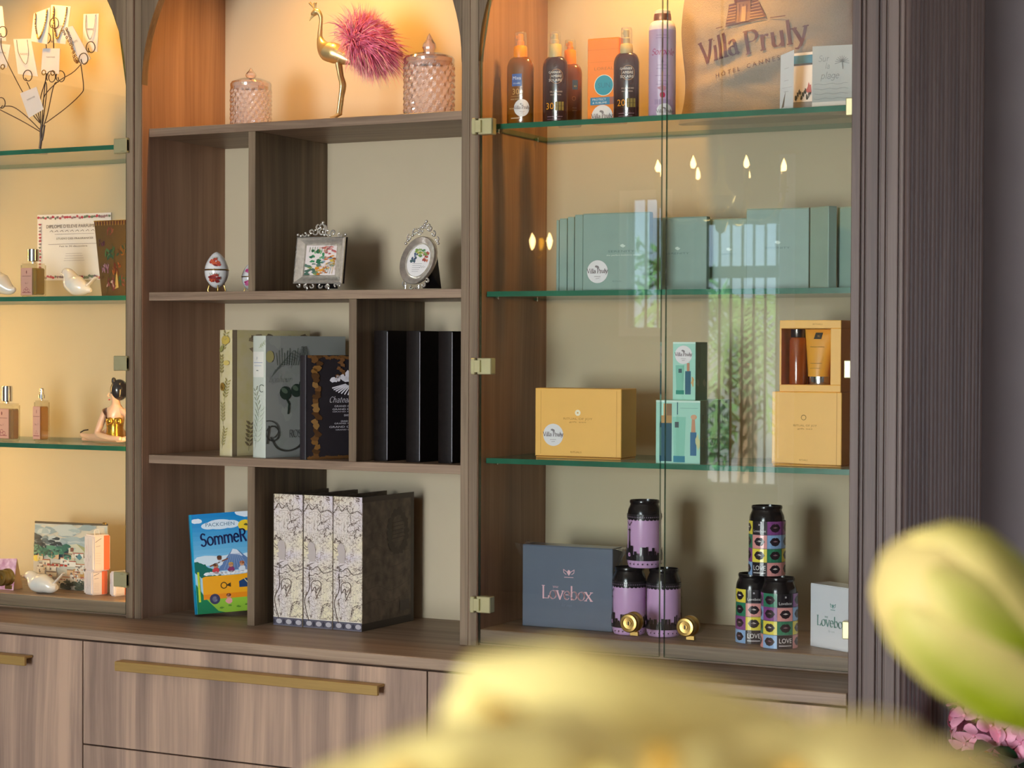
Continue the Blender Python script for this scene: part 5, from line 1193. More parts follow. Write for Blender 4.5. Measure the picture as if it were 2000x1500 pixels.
def mixc(fac, c1, c2out):
    m = N.new('ShaderNodeMix'); m.data_type = 'RGBA'; L.new(fac, m.inputs['Factor']); 
    if isinstance(c2out, tuple): m.inputs['B'].default_value = c2out
    L.new(c1, m.inputs['A']) if not isinstance(c1, tuple) else setattr(m.inputs['A'], 'default_value', c1); return m.outputs['Result']
r0 = N.new('ShaderNodeValToRGB'); L.new(nz(9, 2, .6), r0.inputs[0]); e = r0.color_ramp.elements; e[0].position = .38; e[0].color = lin((222, 212, 178))+(1,); e[1].position = .62; e[1].color = lin((208, 200, 206))+(1,)
c = r0.outputs[0]
c = mixc(contour(nz(170, 3, 1.2), 3, .09), c, lin((150, 138, 128))+(1,))
c = mixc(contour(nz(52, 4, 1.0), 5, .07), c, lin((146, 132, 118))+(1,))
c = mixc(contour(nz(16, 6, .7), 4, .022), c, lin((92, 78, 68))+(1,))
L.new(c, b.inputs['Base Color'])
MAPS = M('map_side', (92, 82, 70), .6, rgb2=(112, 100, 86), var=.25, scale=46)
def sp_map(p, w, h):
    p.rect_(0, 0, w, h*.062, '#5c5a66'); p.rect_(0, h*.062, w, h*.068, '#e0d8c8'); p.rect_(0, h*.0005, w, h*.006, '#7c7a86')
    for k in range(3): p.ell(w*(.2+.34*k), h*.032, w*.1, h*.019, '#b8b4b8', 12); p.ell(w*(.03+.34*k), h*.03, w*.05, h*.02, '#3e3c48', 10)
    for k in range(9): p.line([(w*.1*k, 0.07*h), (w*.1*k, h)], .0003, '#a89c90')
    for y in (.9, .72, .55, .38, .22): p.line([(0, h*y), (w, h*(y-.01))], .0004, '#8f8478')
    p.text('EUROPA', w*.2, h*.965, h*.012, '#8a6a50'); p.text('XVI', w*.85, h*.962, h*.016, '#6a5a50')
    T_ = smooth2([(0, .87*h), (w*.1, .9*h), (w*.18, .93*h), (w*.3, .89*h), (w*.45, .92*h), (w*.6, .875*h), (w*.85, .895*h), (w, .87*h)]); p.line(T_, .0013, '#5a4a3e')
    p.poly([(w*.2, h*.56), (w*.14, h*.62), (w*.25, h*.65), (w*.38, h*.64), (w*.44, h*.58), (w*.4, h*.5), (w*.24, h*.5), (w*.12, h*.55)], '#b4aaa4')
    p.line(smooth2([(w*.44, h*.22), (w*.6, h*.3), (w*.62, h*.34), (w*.5, h*.36), (w*.3, h*.34), (w*.3, h*.28), (w*.42, h*.31), (w*.45, h*.24)]), .0016, '#6a5c52')
    p.line(smooth2([(0, h*.45), (w*.3, h*.44), (w*.5, h*.465), (w*.7, h*.42), (w, h*.44)]), .0014, '#5a4c44'); p.line(smooth2([(w*.2, h*.05), (w*.05, h*.2), (w*.22, h*.3), (w*.2, h*.42)]), .0016, '#5a4c44')
def cv_map(p, w, h):
    p.rect_(0, 0, w, h*.055, '#45403a'); p.rect_(w*.94, 0, w, h, '#4a443c'); p.rect_(0, h*.96, w, h, '#4f483f')
    for k in range(20): a = 2*PI*k/20; p.blob(w*(.68+.17*math.cos(a)), h*(.71+.15*math.sin(a)), w*.05, h*.03, '#4a4238', .4, 8, k)
    for k in range(5): p.line([(w*.57, h*(.78-.03*k)), (w*.79, h*(.79-.03*k))], .0012, '#3f382f')
    for k in range(7): p.line(smooth2([(w*.05, h*(.2+.1*k)), (w*.3, h*(.22+.1*k)), (w*.55, h*(.18+.09*k)), (w*.9, h*(.25+.08*k))]), .0007, '#4f473d')
    p.rect_(w*.72, h*.1, w*.9, h*.18, '#57504a')
sM = Px(650, 1224, .055, SC).s
for k, (px, py, lab) in enumerate(((534, 1218, 'antique map binder, leftmost of the three, beside the partition'), (592.5, 1223, 'antique map binder, middle of the three'), (650.5, 1228, 'antique map binder, rightmost of the three, dark side in view'))):
    X0 = at(px, py, .06).x; w_ = at(px+57.5, py, .06).x-X0; H = .2835; dp = .205
    t = thing('map_binder', lab, 'binder', (X0, .06, SC), -.04, 'antique map binders')
    MB().box(0, w_, .0, .0035, 0, H, .0008).build('spine', mm, t)
    MB().box(0, .003, .0036, dp, 0, H, .0006).build('cover', MAPS, t); cs = MB().box(w_-.003, w_, .0036, dp, 0, H, .0006).build('cover', MAPS, t)
    MB().box(.0032, w_-.0032, .004, dp-.02, .004, H-.008).build('box_block', BLACK, t)
    p = Print(w_, H); sp_map(p, w_, H); p.build('spine_print', t, front(0, 0, 0))
    if k == 2: p = Print(dp, H); cv_map(p, dp, H); p.build('cover_print', t, side(w_, 0, 0))
# ============================================================ left cabinet
WIRE = M('dark_wire', (66, 48, 40), .4, .5, var=.1)
q = Px(80, 286, .13, Z1); s = q.s
t = thing('jewellery_tree', 'dark wire jewellery tree with curled branch tips on the top left shelf', 'jewellery stand', q.loc)
MB().tube(smooth_path([q(78, 286), q(80, 268), q(80, 250), q(82, 240)], 4), 2.6*s, 8).tube(smooth_path([q(82, 270), q(85, 255), q(87, 240)], 4), 1.8*s, 8).lathe([(.016, 0), (.016, .002), (.003, .004)], 16).build('trunk', WIRE, t, True)
BR = [([(81, 244), (68, 192), (52.7, 156)], (51.7, 142.6), 0), ([(83, 242), (91, 176), (90, 156)], (98, 144.7), -.01), ([(85, 242), (93, 217), (105, 163), (114, 156)], (116, 144), .012),
      ([(89, 236), (128, 207), (157, 180), (163, 165), (158, 122)], (161, 109.5), -.012), ([(84, 230), (84, 198), (90, 178), (116, 153), (146, 134), (172, 103)], (175, 87), .014),
      ([(77, 252), (41, 231), (-8, 206)], (-14, 194), .012), ([(77, 248), (54, 225), (27, 205), (7, 203)], (-1, 196), -.012), ([(80, 236), (79, 190), (88, 156), (104, 100), (103, 52)], (104, 40), .016),
      ([(80, 238), (60, 200), (40, 168), (6, 99), (2, 70)], (3, 57), .0), ([(82, 240), (86, 180), (92, 120), (90, 82)], (88, 69), .018), ([(78, 236), (66, 222), (60, 208)], (62, 196), -.016)]
for pts, c, dy in BR:
    P = smooth_path([q(*p, dy*i/(len(pts)-1)) for i, p in enumerate(pts)], 5); mb = MB().tube(P, .95*s, 6)
    cc = q(*c, dy); a0 = math.atan2(P[-1].z-cc.z, P[-1].x-cc.x); R_ = (P[-1]-cc).length
    mb.tube([cc+Vector((math.cos(a0-k*.42)*9.6*s, .0005*k, math.sin(a0-k*.42)*10.5*s)) for k in range(19)], .95*s, 6); mb.build('branch', WIRE, t, True)
JC = M('jewellery_card', (226, 222, 226), .6, var=.02); JG = M('gold_chain', (222, 176, 84), .25, 1., var=.1)
def jcard(lab, quad, dy, jewel=None, brand=True):
    bl, br, tr, tl = quad; c = q((bl[0]+tr[0])/2, (bl[1]+tr[1])/2, dy)
    o = thing('jewellery_card', lab, 'jewellery card', q.loc+c, 0, 'cards on the jewellery tree'); P = [q(*p, dy)-c for p in quad]; n = Vector((0, .0008, 0))
    MB().add(P+[v+n for v in P], [(0, 1, 2, 3), (7, 6, 5, 4), (0, 4, 5, 1), (1, 5, 6, 2), (2, 6, 7, 3), (3, 7, 4, 0)]).build('card', JC, o)
    def on(u, v, d=0.): return (P[0]*(1-u)+P[1]*u)*(1-v)+(P[3]*(1-u)+P[2]*u)*v-Vector((0, d, 0))
    if brand:
        W, H = (P[1]-P[0]).length, (P[3]-P[0]).length; p = Print(W, H); p.text('NAIWEE', W*.5, H*brand, H*.06, '#5a5660', width=W*.5); p.build('card_print', o, lambda a, b, e: on(a/W, b/H, e))
    if jewel == 'chain':
        mb = MB(); pts = smooth_path([on(.16, .95, .002), on(.2, .6, .002), on(.36, .25, .002), on(.5, .12, .002), on(.64, .28, .002), on(.8, .6, .002), on(.84, .95, .002)], 5)
        for i, pp in enumerate(pts): mb.sphere(pp, .0021, nu=8, nv=5)
        mb.tube(pts, .0008, 5); mb.build('necklace', JG, o, True)
    if jewel == 'long':
        mb = MB(); pts = smooth_path([on(.05, .97, .002), on(.05, .55, .003), on(-.12, .12, .003), on(-.3, .2, .003), on(.25, .6, .003), on(.4, .95, .002)], 5)
        for i, pp in enumerate(pts): mb.torus(pp, .0028, .0008, 'y' if i % 2 else 'x', 10, 5)
        mb.build('necklace', JG, o, True)
    if jewel == 'fine': MB().tube(smooth_path([on(.2, .97, .001), on(.22, .6, .002), on(.5, .3, .002), on(.75, .6, .002), on(.8, .97, .001)], 6), .0007, 5).build('necklace', SILV, o, True)
    if jewel == 'ear':
        mb = MB()
        for u in (.2, .7): mb.torus(on(u, .02, .003), .0055, .0012, 'y', 16, 6)
        mb.build('earring', JG, o, True)
jcard('white jewellery card tilted at the top with a gold chain, left of two back cards', ((60, 76), (92, 82), (98, 10), (66, 22)), -.004, 'chain', 0)
jcard('white jewellery card at the top right of centre with a pearl and gold chain', ((96, 78), (128, 82), (138, 8), (100, 5)), .03, 'chain', 0)
jcard('narrow jewellery card at the far right of the tree with a fine chain', ((161, 92), (190, 97), (193, 22), (163, 23)), .028, 'fine', .55)
jcard('steeply tilted jewellery card with a hanging chunky gold chain', ((160, 122), (177, 110), (142, 46), (120, 51)), -.002, 'long', .55)
jcard('white jewellery card left of the trunk with a fine silver chain', ((35, 140), (74, 145), (60, 71), (26, 72)), .012, 'fine', .55)
jcard('upright white jewellery card in the middle with hoop earrings', ((80, 138), (115, 140), (117, 90), (83, 90)), .002, 'ear', .62)
jcard('small white jewellery card tilted low on the trunk', ((56, 226), (85, 209), (71, 165), (39, 178)), -.022, None, .62)
jcard('white jewellery card cut by the photo edge with pearl earrings', ((-8, 126), (13, 128), (20, 83), (-6, 80)), .006, 'ear', .6)
jcard('tall white jewellery card at the upper photo edge', ((-8, 74), (12, 76), (4, 8), (-10, 6)), .016, None, 0)

# second shelf: certificate, perfume, birds, flowered tin
zc = at(144, 484, .305).z; PA = [at(px, py, .3085) for px, py in ((73, 548), (217, 548), (216, 420), (73, 420))]
t = thing('certificate', 'white certificate with a red flower border fixed to the cabinet back', 'certificate', PA[0]); W = PA[1].x-PA[0].x; H = PA[3].z-PA[0].z
MB().box(0, W, 0, .0012, 0, H).build('paper', PAPER, t)
p = Print(W, H); rn = random.Random(6)
for k in range(30):
    x = W*(k+.5)/30
    for y in (.95, .045):
        p.blob(x, H*(y+rn.uniform(-.015, .015)), W*.02, H*.02, rn.choice(('#b0485a', '#7a6a70', '#9a7a80', '#6a7a6a')) if k % 6 else '#b03a4e', .4, 8, k)
for k in range(16):
    for x in (.045, .955): p.blob(W*x, H*(.1+.05*k), W*.018, H*.017, rn.choice(('#8a7a84', '#7a8070', '#b0485a')) if k % 5 else '#a8384e', .4, 8, k)
p.text("DIPLOME D'ELEVE PARFUMEUR", W*.5, H*.79, H*.05, '#4a464c', width=W*.74)
for k in range(9): p.line([(W*(.18+.07*k), H*.735), (W*(.21+.07*k), H*.755), (W*(.225+.07*k), H*.73)], .0011, '#6a666c')
p.line([(W*.25, H*.695), (W*.78, H*.695)], .001, '#9a949a'); p.text('STUDIO DES FRAGRANCES', W*.52, H*.615, H*.028, '#4a464c', width=W*.5)
p.line([(W*.16, H*.545), (W*.82, H*.545)], .001, '#8a848a'); p.text('Fait le 30 decembre', W*.5, H*.5, H*.026, '#6a666c', width=W*.38)
for k in range(4): p.line([(W*(.4-.01*k), H*(.4-.035*k)), (W*(.62+.01*k), H*(.4-.035*k))], .0008, '#aaa4aa')
p.build('certificate_print', t, front(0, 0, 0))
CLG = glassy('perfume_glass', (252, 250, 240), gain=3., body=(240, 226, 190), body_mix=.06)
def liquid(name, col, mixv): return glassy(name, col, gain=.8, body=col, body_mix=mixv)
LIQ1 = liquid('green_gold_perfume', (196, 170, 60), .45); LIQ2 = liquid('golden_perfume', (222, 178, 84), .4); PINKL = M('pink_label', (226, 160, 142), .6, var=.02)
def perfume(lab, px0, px1, pyb, pys, pyt, Y, z, depth, rz, liq, cap, capw, label_, body='box'):
    q = Px((px0+px1)/2, pyb, Y, z); X0, X1 = at(px0, pyb, Y).x, at(px1, pyb, Y).x; w = (X1-X0); h = q.up(pys, (px0+px1)/2); hc = q.up(pyt, (px0+px1)/2)
    t = thing('perfume_bottle', lab, 'bottle', (X0, Y, z), rz, 'perfume bottles'); m = MB(); cx, cy = w/2, depth/2
    m.box(0, w, 0, depth, 0, h, .004, seg=2); b = m.build('bottle_glass', CLG, t, .6)
    MB().box(.003, w-.003, .003, depth-.003, .006, h*.86, .003).build('perfume', liq, t, .6)
    MB().lathe([(capw*.4, h), (capw*.4, h+.004), (capw*.3, h+.005)], 20, (cx, cy, 0)).build('neck_collar', CHROME, t, .6)
    MB().lathe(cap(capw, h+.005, hc), 28, (cx, cy, 0)).build('cap', CHROME, t, .5)
    if label_:
        p = Print(w, h); a, bq, c, d = label_; p.rect_(a*w, c*h, bq*w, d*h, '#d69a8c'); p.rect_((a+.02)*w, (c+.015)*h, (bq-.02)*w, (d-.015)*h, '#dca898'); m_ = (a+bq)/2
        p.ell(m_*w, (d-.12)*h, .035*w, .05*h, '#8a4a48', 10); p.line([((a+.08)*w, (d-.24)*h), ((bq-.08)*w, (d-.24)*h)], .0011, '#8a5a54'); p.text('No 7', m_*w, (c+.33)*h, .045*h, '#8a5a54')
        for k in (-1, 0, 1): p.ring((m_+.12*k)*w, (c+.14+(.05 if k == 0 else 0))*h, .055*w, .018*w, '#9a4450', 12)
        p.line([((a+.1)*w, (c+.08)*h), ((bq-.1)*w, (c+.08)*h)], .0016, '#9a4450'); p.build('label', t, front(0, 0, 0))
    return t
straight = lambda r, z0, z1: [(r*.9, z0), (r, z0+.001), (r, z1-.001), (r*.94, z1)]
perfume('square perfume bottle with pink label and chrome cap in front of the certificate', 38, 72, 577, 512, 484, .08, Z2, .038, -.12, LIQ1, lambda r, a, b: straight(r, a, b), .0135, (.1, .82, .06, .86))
PBW = M('white_bird_porcelain', (236, 230, 224), .2, 0, .6, var=.01, coat=.4)
def bird(lab, px, pyb, Y, z, shape, tail, flip=1):
    q = Px(px, pyb, Y, z); s = q.s; t = thing('bird_ornament', lab, 'ornament', q.loc, 0, 'white porcelain birds')
    P = smooth_path([q(*p[:2]) for p in shape], 4); R_ = lerps([p[2] for p in shape], len(P)); P = [Vector((p.x, p.y, max(p.z, r*s*1.04))) for p, r in zip(P, R_)]
    MB().tube(P, [r*s for r in R_], 18, up=(0, 1, 0)).build('body', PBW, t, True)
    A = [q(*p[:2]) for p in tail]; MB().tube(smooth_path(A, 4), [(r*s*.9, r*s*.34) for r in lerps([p[2] for p in tail], 4*(len(tail)-1)+1)], 12, up=(0, 1, 0)).build('tail', PBW, t, True)
bird('white porcelain bird with raised tail before the certificate', 153, 578, .07, Z2, [(118, 535, .8), (123, 534, 4), (128, 533, 10), (135, 537, 12.5), (141, 551, 19), (152, 559, 19.5), (164, 563, 14.5), (173, 566, 7), (178, 568, 3)], [(166, 562, 9), (177, 552, 6.5), (184, 545, 6.5), (191, 541, 5)])
bird('white porcelain bird cut by the photo edge on the second shelf', 0, 577, .07, Z2, [(-40, 535, 1), (-24, 534, 8), (-10, 538, 13), (0, 548, 19), (8, 556, 17), (20, 563, 10), (30, 562, 3)], [(4, 562, 8), (18, 566, 6), (28, 562, 4)])
q = Px(225, 577, .10, Z2); s = q.s
t = thing('gift_tin', 'tapered golden brown gift tin with painted flowers beside the divider', 'tin', q.loc); TIN = M('golden_brown_tin', (100, 76, 36), .35, .25, var=.1, scale=10)
x0b, x0t = q(199, 577).x, q(187, 432).x; x1b, x1t = -x0b+.004, -x0t+.004; ht = q(187, 432).z; dp = .05
MB().add([(x0b, 0, 0), (x1b, 0, 0), (x1b, dp, 0), (x0b, dp, 0), (x0t, -.006, ht), (x1t, -.006, ht), (x1t, dp+.006, ht), (x0t, dp+.006, ht)], [(0, 1, 5, 4), (1, 2, 6, 5), (2, 3, 7, 6), (3, 0, 4, 7), (0, 3, 2, 1)]).build('tin_body', TIN, t)
MB().box(x0t-.001, x1t+.001, -.007, dp+.007, ht-.001, ht+.0012, .0005).build('rim', BRASS, t)
p = Print(1, 1); rn = random.Random(8)
for k in range(14): p.rect_(.07*k, .955, .07*k+.035, 1, '#5a2c1c'); p.rect_(.07*k+.035, .94, .07*k+.05, 1, '#a8803a')
for cx, cy, r, cols in ((.4, .86, .08, ('#7a4030', '#8a5238')), (.35, .56, .14, ('#2c4a34', '#3e5e3a', '#23402e', '#4a6a42')), (.16, .72, .07, ('#4a2c38', '#6a3c4c')), (.22, .36, .1, ('#6a4a5c', '#8a5a6c', '#a07a8a')), (.55, .36, .12, ('#8a4a20', '#a05a24', '#6a3018')), (.38, .15, .13, ('#7a3a3a', '#8f4a48', '#c8a89a')), (.7, .6, .12, ('#5a3a18', '#8a5a20', '#2e4a34')), (.75, .2, .1, ('#8a4a3a', '#3e5e3a'))):
    for k in range(12): p.ell(cx+rn.uniform(-1, 1)*r, cy+rn.uniform(-1, 1)*r*.5, r*.4, r*.14, rn.choice(cols), 9, rn.uniform(0, 3))
p.poly([(.5, .1), (.56, .4), (.62, .12)], '#b89a54'); p.line([(.2, .02), (.3, .25), (.5, .4), (.45, .7)], .012, '#4a4a24')
p.build('flower_print', t, lambda a, b, e: Vector(((x0b*(1-b)+x0t*b)*(1-a)+(x1b*(1-b)+x1t*b)*a, -.006*b-e, ht*b)), INKG)

# third shelf: perfumes and the lady figurine
perfume('square perfume bottle with pink label cut by the photo edge, third shelf', -14, 28, 861, 787, 753, .08, Z3, .028, -.1, liquid('amber_perfume', (200, 160, 96), .4), lambda r, a, b: straight(r, a, b), .0125, (.1, .82, .08, .86))
perfume('slim golden perfume bottle with small atomiser on the third shelf', 64, 81, 863, 781, 757, .075, Z3, .032, -.15, LIQ2, lambda r, a, b: [(r*1.2, a), (r*1.2, a+.008), (r*.8, a+.009), (r*.8, b-.002), (r*.6, b)], .0062, (.02, .98, .08, .86))
q = Px(215, 868, .10, Z3); s = q.s
SKIN = M('figurine_skin', (226, 186, 158), .35, 0, .5, var=.03, coat=.2)
t = thing('lady_figurine', 'seated lady figurine in black cap and gold swimsuit beside the divider', 'figurine', q.loc)
me = bpy.data.meshes.new('body'); V = []; E_ = []; Rd = []
def jv(px, py, dy, r, parent=None):
    v = q(px, py, dy); v.z = max(v.z, r*s*1.12); V.append(v[:]); Rd.append(r*s)
    if parent is not None: E_.append((parent, len(V)-1))
    return len(V)-1
pel = jv(224, 850, .02, 17); wa = jv(224, 834, .014, 14.5, pel); ch = jv(225, 818, .008, 16.5, wa); nb_ = jv(227, 803, .008, 9, ch); nk = jv(227, 789, .006, 6.2, nb_); hd0 = jv(226, 772, .0, 13, nk); hd1 = jv(228, 756, .004, 14, hd0)
sl = jv(205, 806, .008, 8, nb_); el = jv(189, 849, -.004, 7, sl); wl = jv(214, 856, -.022, 5.6, el); hl = jv(238, 858, -.030, 5, wl)
sr = jv(248, 806, .008, 8, nb_); er_ = jv(262, 850, -.002, 7, sr); wr = jv(246, 858, -.020, 5.5, er_); hr = jv(226, 861, -.028, 4.6, wr)
th1 = jv(202, 858, .03, 12, pel); kn = jv(182, 860, .05, 8.5, th1); an = jv(166, 852, .06, 5.5, kn); ft = jv(157, 848, .06, 4, an)
th2 = jv(240, 858, .04, 12, pel); kn2 = jv(214, 862, .075, 8, th2); an2 = jv(180, 862, .08, 5, kn2); ft2 = jv(160, 862, .08, 3.6, an2)
me.from_pydata(V, E_, []); o = bpy.data.objects.new('body', me); COL.objects.link(o); o.parent = t
md = o.modifiers.new('skin', 'SKIN'); md.use_smooth_shade = True
for i, r in enumerate(Rd): me.skin_vertices[0].data[i].radius = (r, r)
me.skin_vertices[0].data[pel].use_root = True
ms = o.modifiers.new('sub', 'SUBSURF'); ms.levels = 2; ms.render_levels = 2; me.materials.append(SKIN)
HAIR = M('black_cap', (28, 28, 34), .18, 0, .6, var=.05, coat=.5)
mb = MB(); c = q(233, 762, .006); mb.sphere(c, 17.5*s, 18*s, 21*s, 24, 16); mb.sphere(q(222, 744, -.004), 5*s, 5*s, 6.5*s, 12, 8); mb.tube([q(222, 748, -.006), q(232, 752, -.012), q(238, 760, -.013)], 2*s, 8); mb.build('bathing_cap', HAIR, t, True)
# face that looks to the left: nose, lips, eye, brow
MB().tube([q(213, 768, -.008), q(210.5, 773, -.009), q(213, 776, -.008)], [1.2*s, 2*s, 1.3*s], 8).build('nose', SKIN, t, True)
MB().sphere(q(213.5, 781, -.008), 2.2*s, 2*s, 1.5*s, 10, 6).build('lips', M('red_lips', (176, 60, 52), .3), t, True)
MB().sphere(q(217, 768, -.012), 1.8*s, 1*s, 1.2*s, 10, 6).build('eye', BLACK, t, True)
GSW = M('gold_swimsuit', (206, 158, 52), .2, .8, var=.3, scale=260)
mb = MB(); n = 28; v = []
rows_ = [(857, 18.5), (846, 17), (836, 15.8), (828, 17), (821, 18.2), (815, 18)]
for j, (py, r) in enumerate(rows_):
    for i in range(n):
        a = 2*PI*i/n; cx = q(224.5, py, .010); drop = -4.5*s*abs(math.cos(a*1.0+PI/2))**6*(1 if j == len(rows_)-1 else 0)
        v.append(Vector((cx.x+math.cos(a)*r*s*1.04, .010+math.sin(a)*r*s*.98, max(.002, cx.z+drop))))
mb.add(v, [(j*n+i, j*n+(i+1) % n, (j+1)*n+(i+1) % n, (j+1)*n+i) for j in range(len(rows_)-1) for i in range(n)])
for px in (215, 233): mb.sphere(q(px, 823, -.009), 8.5*s, 7*s, 7.5*s, 14, 10)
sw = mb.build('swimsuit', GSW, t, True)
MB().tube([q(157, 845, .057), q(164, 841, .057), q(172, 840, .056)], 1.3*s, 6).build('shoe_sole', BLACK, t, True)

# cabinet floor: folded card, bird, pouch, small boxes
q = Px(12, 1158, .06, ZB); s = q.s
t = thing('folded_card', 'pink marbled folded card standing beside the brass lock', 'card', q.loc)
A = [q(-14, 1158, -.0), q(26, 1160, -.0), q(33, 1097, .018), q(-10, 1097, .018), q(44, 1160, .045), q(4, 1158, .045)]
PINKM = M('pink_marble_card', (206, 132, 178), .6, rgb2=(226, 190, 214), var=.2, scale=70)
for v in A: v.z = max(0, v.z)
MB().add([A[0], A[1], A[2], A[3], A[4], A[5]], [(0, 1, 2, 3), (3, 2, 4, 5), (1, 4, 2)]).build('card_sheet', [PINKM], t)
MB().add([A[1]+Vector((.0006, 0, 0)), A[4]+Vector((.0006, 0, 0)), A[2]+Vector((.0006, 0, 0))], [(0, 1, 2)]).build('card_side', M('beige_card', (206, 178, 150), .7), t)
bird('small white porcelain bird facing left on the cabinet floor', 84, 1161, .05, ZB, [(43, 1128, .8), (49, 1127, 4), (55, 1126, 9), (63, 1129, 12), (72, 1140, 18.5), (86, 1144, 18.5), (101, 1149, 13), (111, 1150, 5)], [(96, 1150, 8), (108, 1140, 6.5), (117, 1130, 6), (124, 1122, 4.5)])
q = Px(135, 1166, .135, ZB); s = q.s
t = thing('painted_pouch', 'zip pouch painted with a white hillside village under a grey sky', 'pouch', q.loc)
PO = [q(66, 1164), q(212, 1172), q(210, 1040, .03), q(69, 1034, .03)]
for v in PO: v.z = max(.0005, v.z)
LINEN = M('pouch_cloth', (214, 206, 188), .8, var=.05)
mb = MB(); n = 10; v = []
for j in range(n+1):
    for i in range(n+1):
        a, b = i/n, j/n; pnt = (PO[0]*(1-a)+PO[1]*a)*(1-b)+(PO[3]*(1-a)+PO[2]*a)*b; k = .010*math.sin(PI*a)**.5*math.sin(PI*min(1, b*.9+.1))**.6; v.append(pnt-Vector((0, k, 0)))
v2 = [p+Vector((0, .02*math.sin(PI*(i % (n+1))/n)**.5*(1-(i//(n+1))/n)+.002, 0)) for i, p in enumerate(v)]
fs = [(j*(n+1)+i, j*(n+1)+i+1, (j+1)*(n+1)+i+1, (j+1)*(n+1)+i) for j in range(n) for i in range(n)]
m_ = MB().add(v, fs).add(v2, fs); m_.build('pouch_body', LINEN, t, True)
MB().tube([PO[3]-Vector((0, .0, 0)), (PO[3]+PO[2])/2-Vector((0, .003, 0)), PO[2]], 2.2*s, 6).build('zip', M('zip_tape', (92, 80, 60), .6), t)
MB().box(PO[2].x-.012, PO[2].x-.002, .026, .030, PO[2].z, PO[2].z+.006, .001).build('zip_pull', BRASS, t)
def onp(a, b, e):
    pnt = (PO[0]*(1-a)+PO[1]*a)*(1-b)+(PO[3]*(1-a)+PO[2]*a)*b; k = .010*math.sin(PI*min(1, max(0, a)))**.5*math.sin(PI*min(1, max(0, b)*.9+.1))**.6; return pnt-Vector((0, k+.0008+e, 0))
p = Print(1, 1); rn = random.Random(10); p.rect_(0, 0, 1, .97, '#b8c4c4')
for k in range(30): p.blob(rn.random(), rn.uniform(.62, .95), .12, .05, rn.choice(('#a8b8bc', '#c4ccca', '#98aab0', '#b8c6c8')), .4, 10, k)
p.poly([(0, .45), (0, .84), (.1, .8), (.22, .72), (.36, .66), (.52, .6), (.5, .45)], '#3a4a52')
for k in range(24): p.blob(rn.uniform(0, .4), rn.uniform(.62, .78), .05, .022, rn.choice(('#22303a', '#5a6a70', '#8a989a', '#2c3c44')), .4, 8, k)
for k in range(30): p.blob(rn.uniform(0, .5), rn.uniform(.48, .66), .06, .03, rn.choice(('#2f6a5c', '#3e7a64', '#55907a', '#274e48')), .4, 8, k)
p.poly([(.5, .35), (.52, .68), (.62, .7), (.8, .62), (1, .52), (1, .35)], '#d6d2b8'); p.poly([(.62, .7), (.8, .62), (1, .54), (1, .42), (.8, .5)], '#a8ac7c'); p.rect_(.54, .58, .58, .64, '#8a5a4a'); p.poly([(.62, .5), (.66, .56), (.7, .5), (.66, .46)], '#5a8a92')
p.rect_(0, 0, 1, .44, '#ddd2bc')
for k in range(46):
    x, y = rn.random(), rn.uniform(.06, .5); w_, h_ = rn.uniform(.08, .16), rn.uniform(.05, .09); c = rn.choice(('#ece4d6', '#e4d6c0', '#d8c4a4', '#f0e8dc', '#dcb48a', '#e8dcc8')); p.rect_(x, y, x+w_, y+h_, c); p.rect_(x, y+h_, x+w_, y+h_+.014, rn.choice(('#b0563a', '#c47a54', '#a84a34', '#8a6a54'))); p.rect_(x+w_*.3, y+h_*.2, x+w_*.45, y+h_*.6, '#6a6a6a')
for k in range(5): p.rect_(.22+.06*k, .35, .26+.06*k, .38, '#b03a2c')
p.rect_(.58, .2, .76, .32, '#c89a54'); p.rect_(.58, .19, .76, .205, '#a06a34'); p.ell(.05, .45, .06, .05, '#e0c85a', 12)
for k in range(26): p.blob(rn.uniform(.4, .95), rn.uniform(.02, .12), .05, .03, rn.choice(('#3c4436', '#4e5644', '#2e342a')), .4, 8, k)
p.build('village_print', t, onp)
WBX = M('white_soap_box', (228, 218, 220), .5, var=.02)
def soap(lab, px, pyb, pyt, Y, z, w_, d_, rz, loop=False, stack=None):
    q = Px(px, pyb, Y, z); h = (pyb-pyt)*q.s; zz = z if stack is None else stack
    t = thing('soap_box', lab, 'box', (q.loc.x, Y, zz), rz, 'white and orange soap boxes')
    MB().box(0, w_, 0, d_, 0, h, .0035, seg=2).build('body', WBX, t, .6)
    p = Print(d_, h); p.rect_(d_*.60, h*.02, d_*.93, h*.98, '#e8734a'); p.line([(d_*.12, h*.8), (d_*.3, h*.86), (d_*.45, h*.9)], .0012, '#6a6270'); p.line([(d_*.15, h*.68), (d_*.4, h*.7)], .0009, '#8a8290')
    for k in range(5): p.line([(d_*.14, h*(.5-.07*k)), (d_*.42, h*(.49-.07*k))], .0006, '#c0b4be')
    p.build('side_print', t, side(w_, 0, 0))
    p = Print(w_, h); p.line([(w_*.45, h*.9), (w_*.5, h*.4), (w_*.4, h*.1)], .0009, '#b8aab0'); p.line([(w_*.3, h*.7), (w_*.34, h*.5)], .001, '#d08a8a')
    for k in range(4): p.blob(w_*(.25+.15*k), h*(.3+.1*(k % 2)), w_*.06, h*.05, '#d8ccd0', .4, 8, k)
    p.build('front_print', t, front(0, 0, 0))
    if loop: MB().tube(smooth_path([(w_*.8, d_*.2, h-.001), (w_*.75, d_*.2, h+.010), (w_*.95, d_*.35, h+.012), (w_*.9, d_*.4, h-.001)], 5), .0009, 6).build('ribbon_loop', M('ribbon', (238, 226, 214), .6), t, True)
    return zz+h
zt = soap('white and orange soap box, lower one in front of the pouch', 163, 1168, 1121, .085, ZB, .041, .042, -.42)
soap('white and orange soap box with a ribbon loop, on top of another box', 164, 1117, 1047, .085, ZB, .046, .044, -.42, True, zt+.0003)
soap('white soap box half hidden by the cabinet divider', 213, 1169, 1121, .085, ZB, .022, .045, -.3)
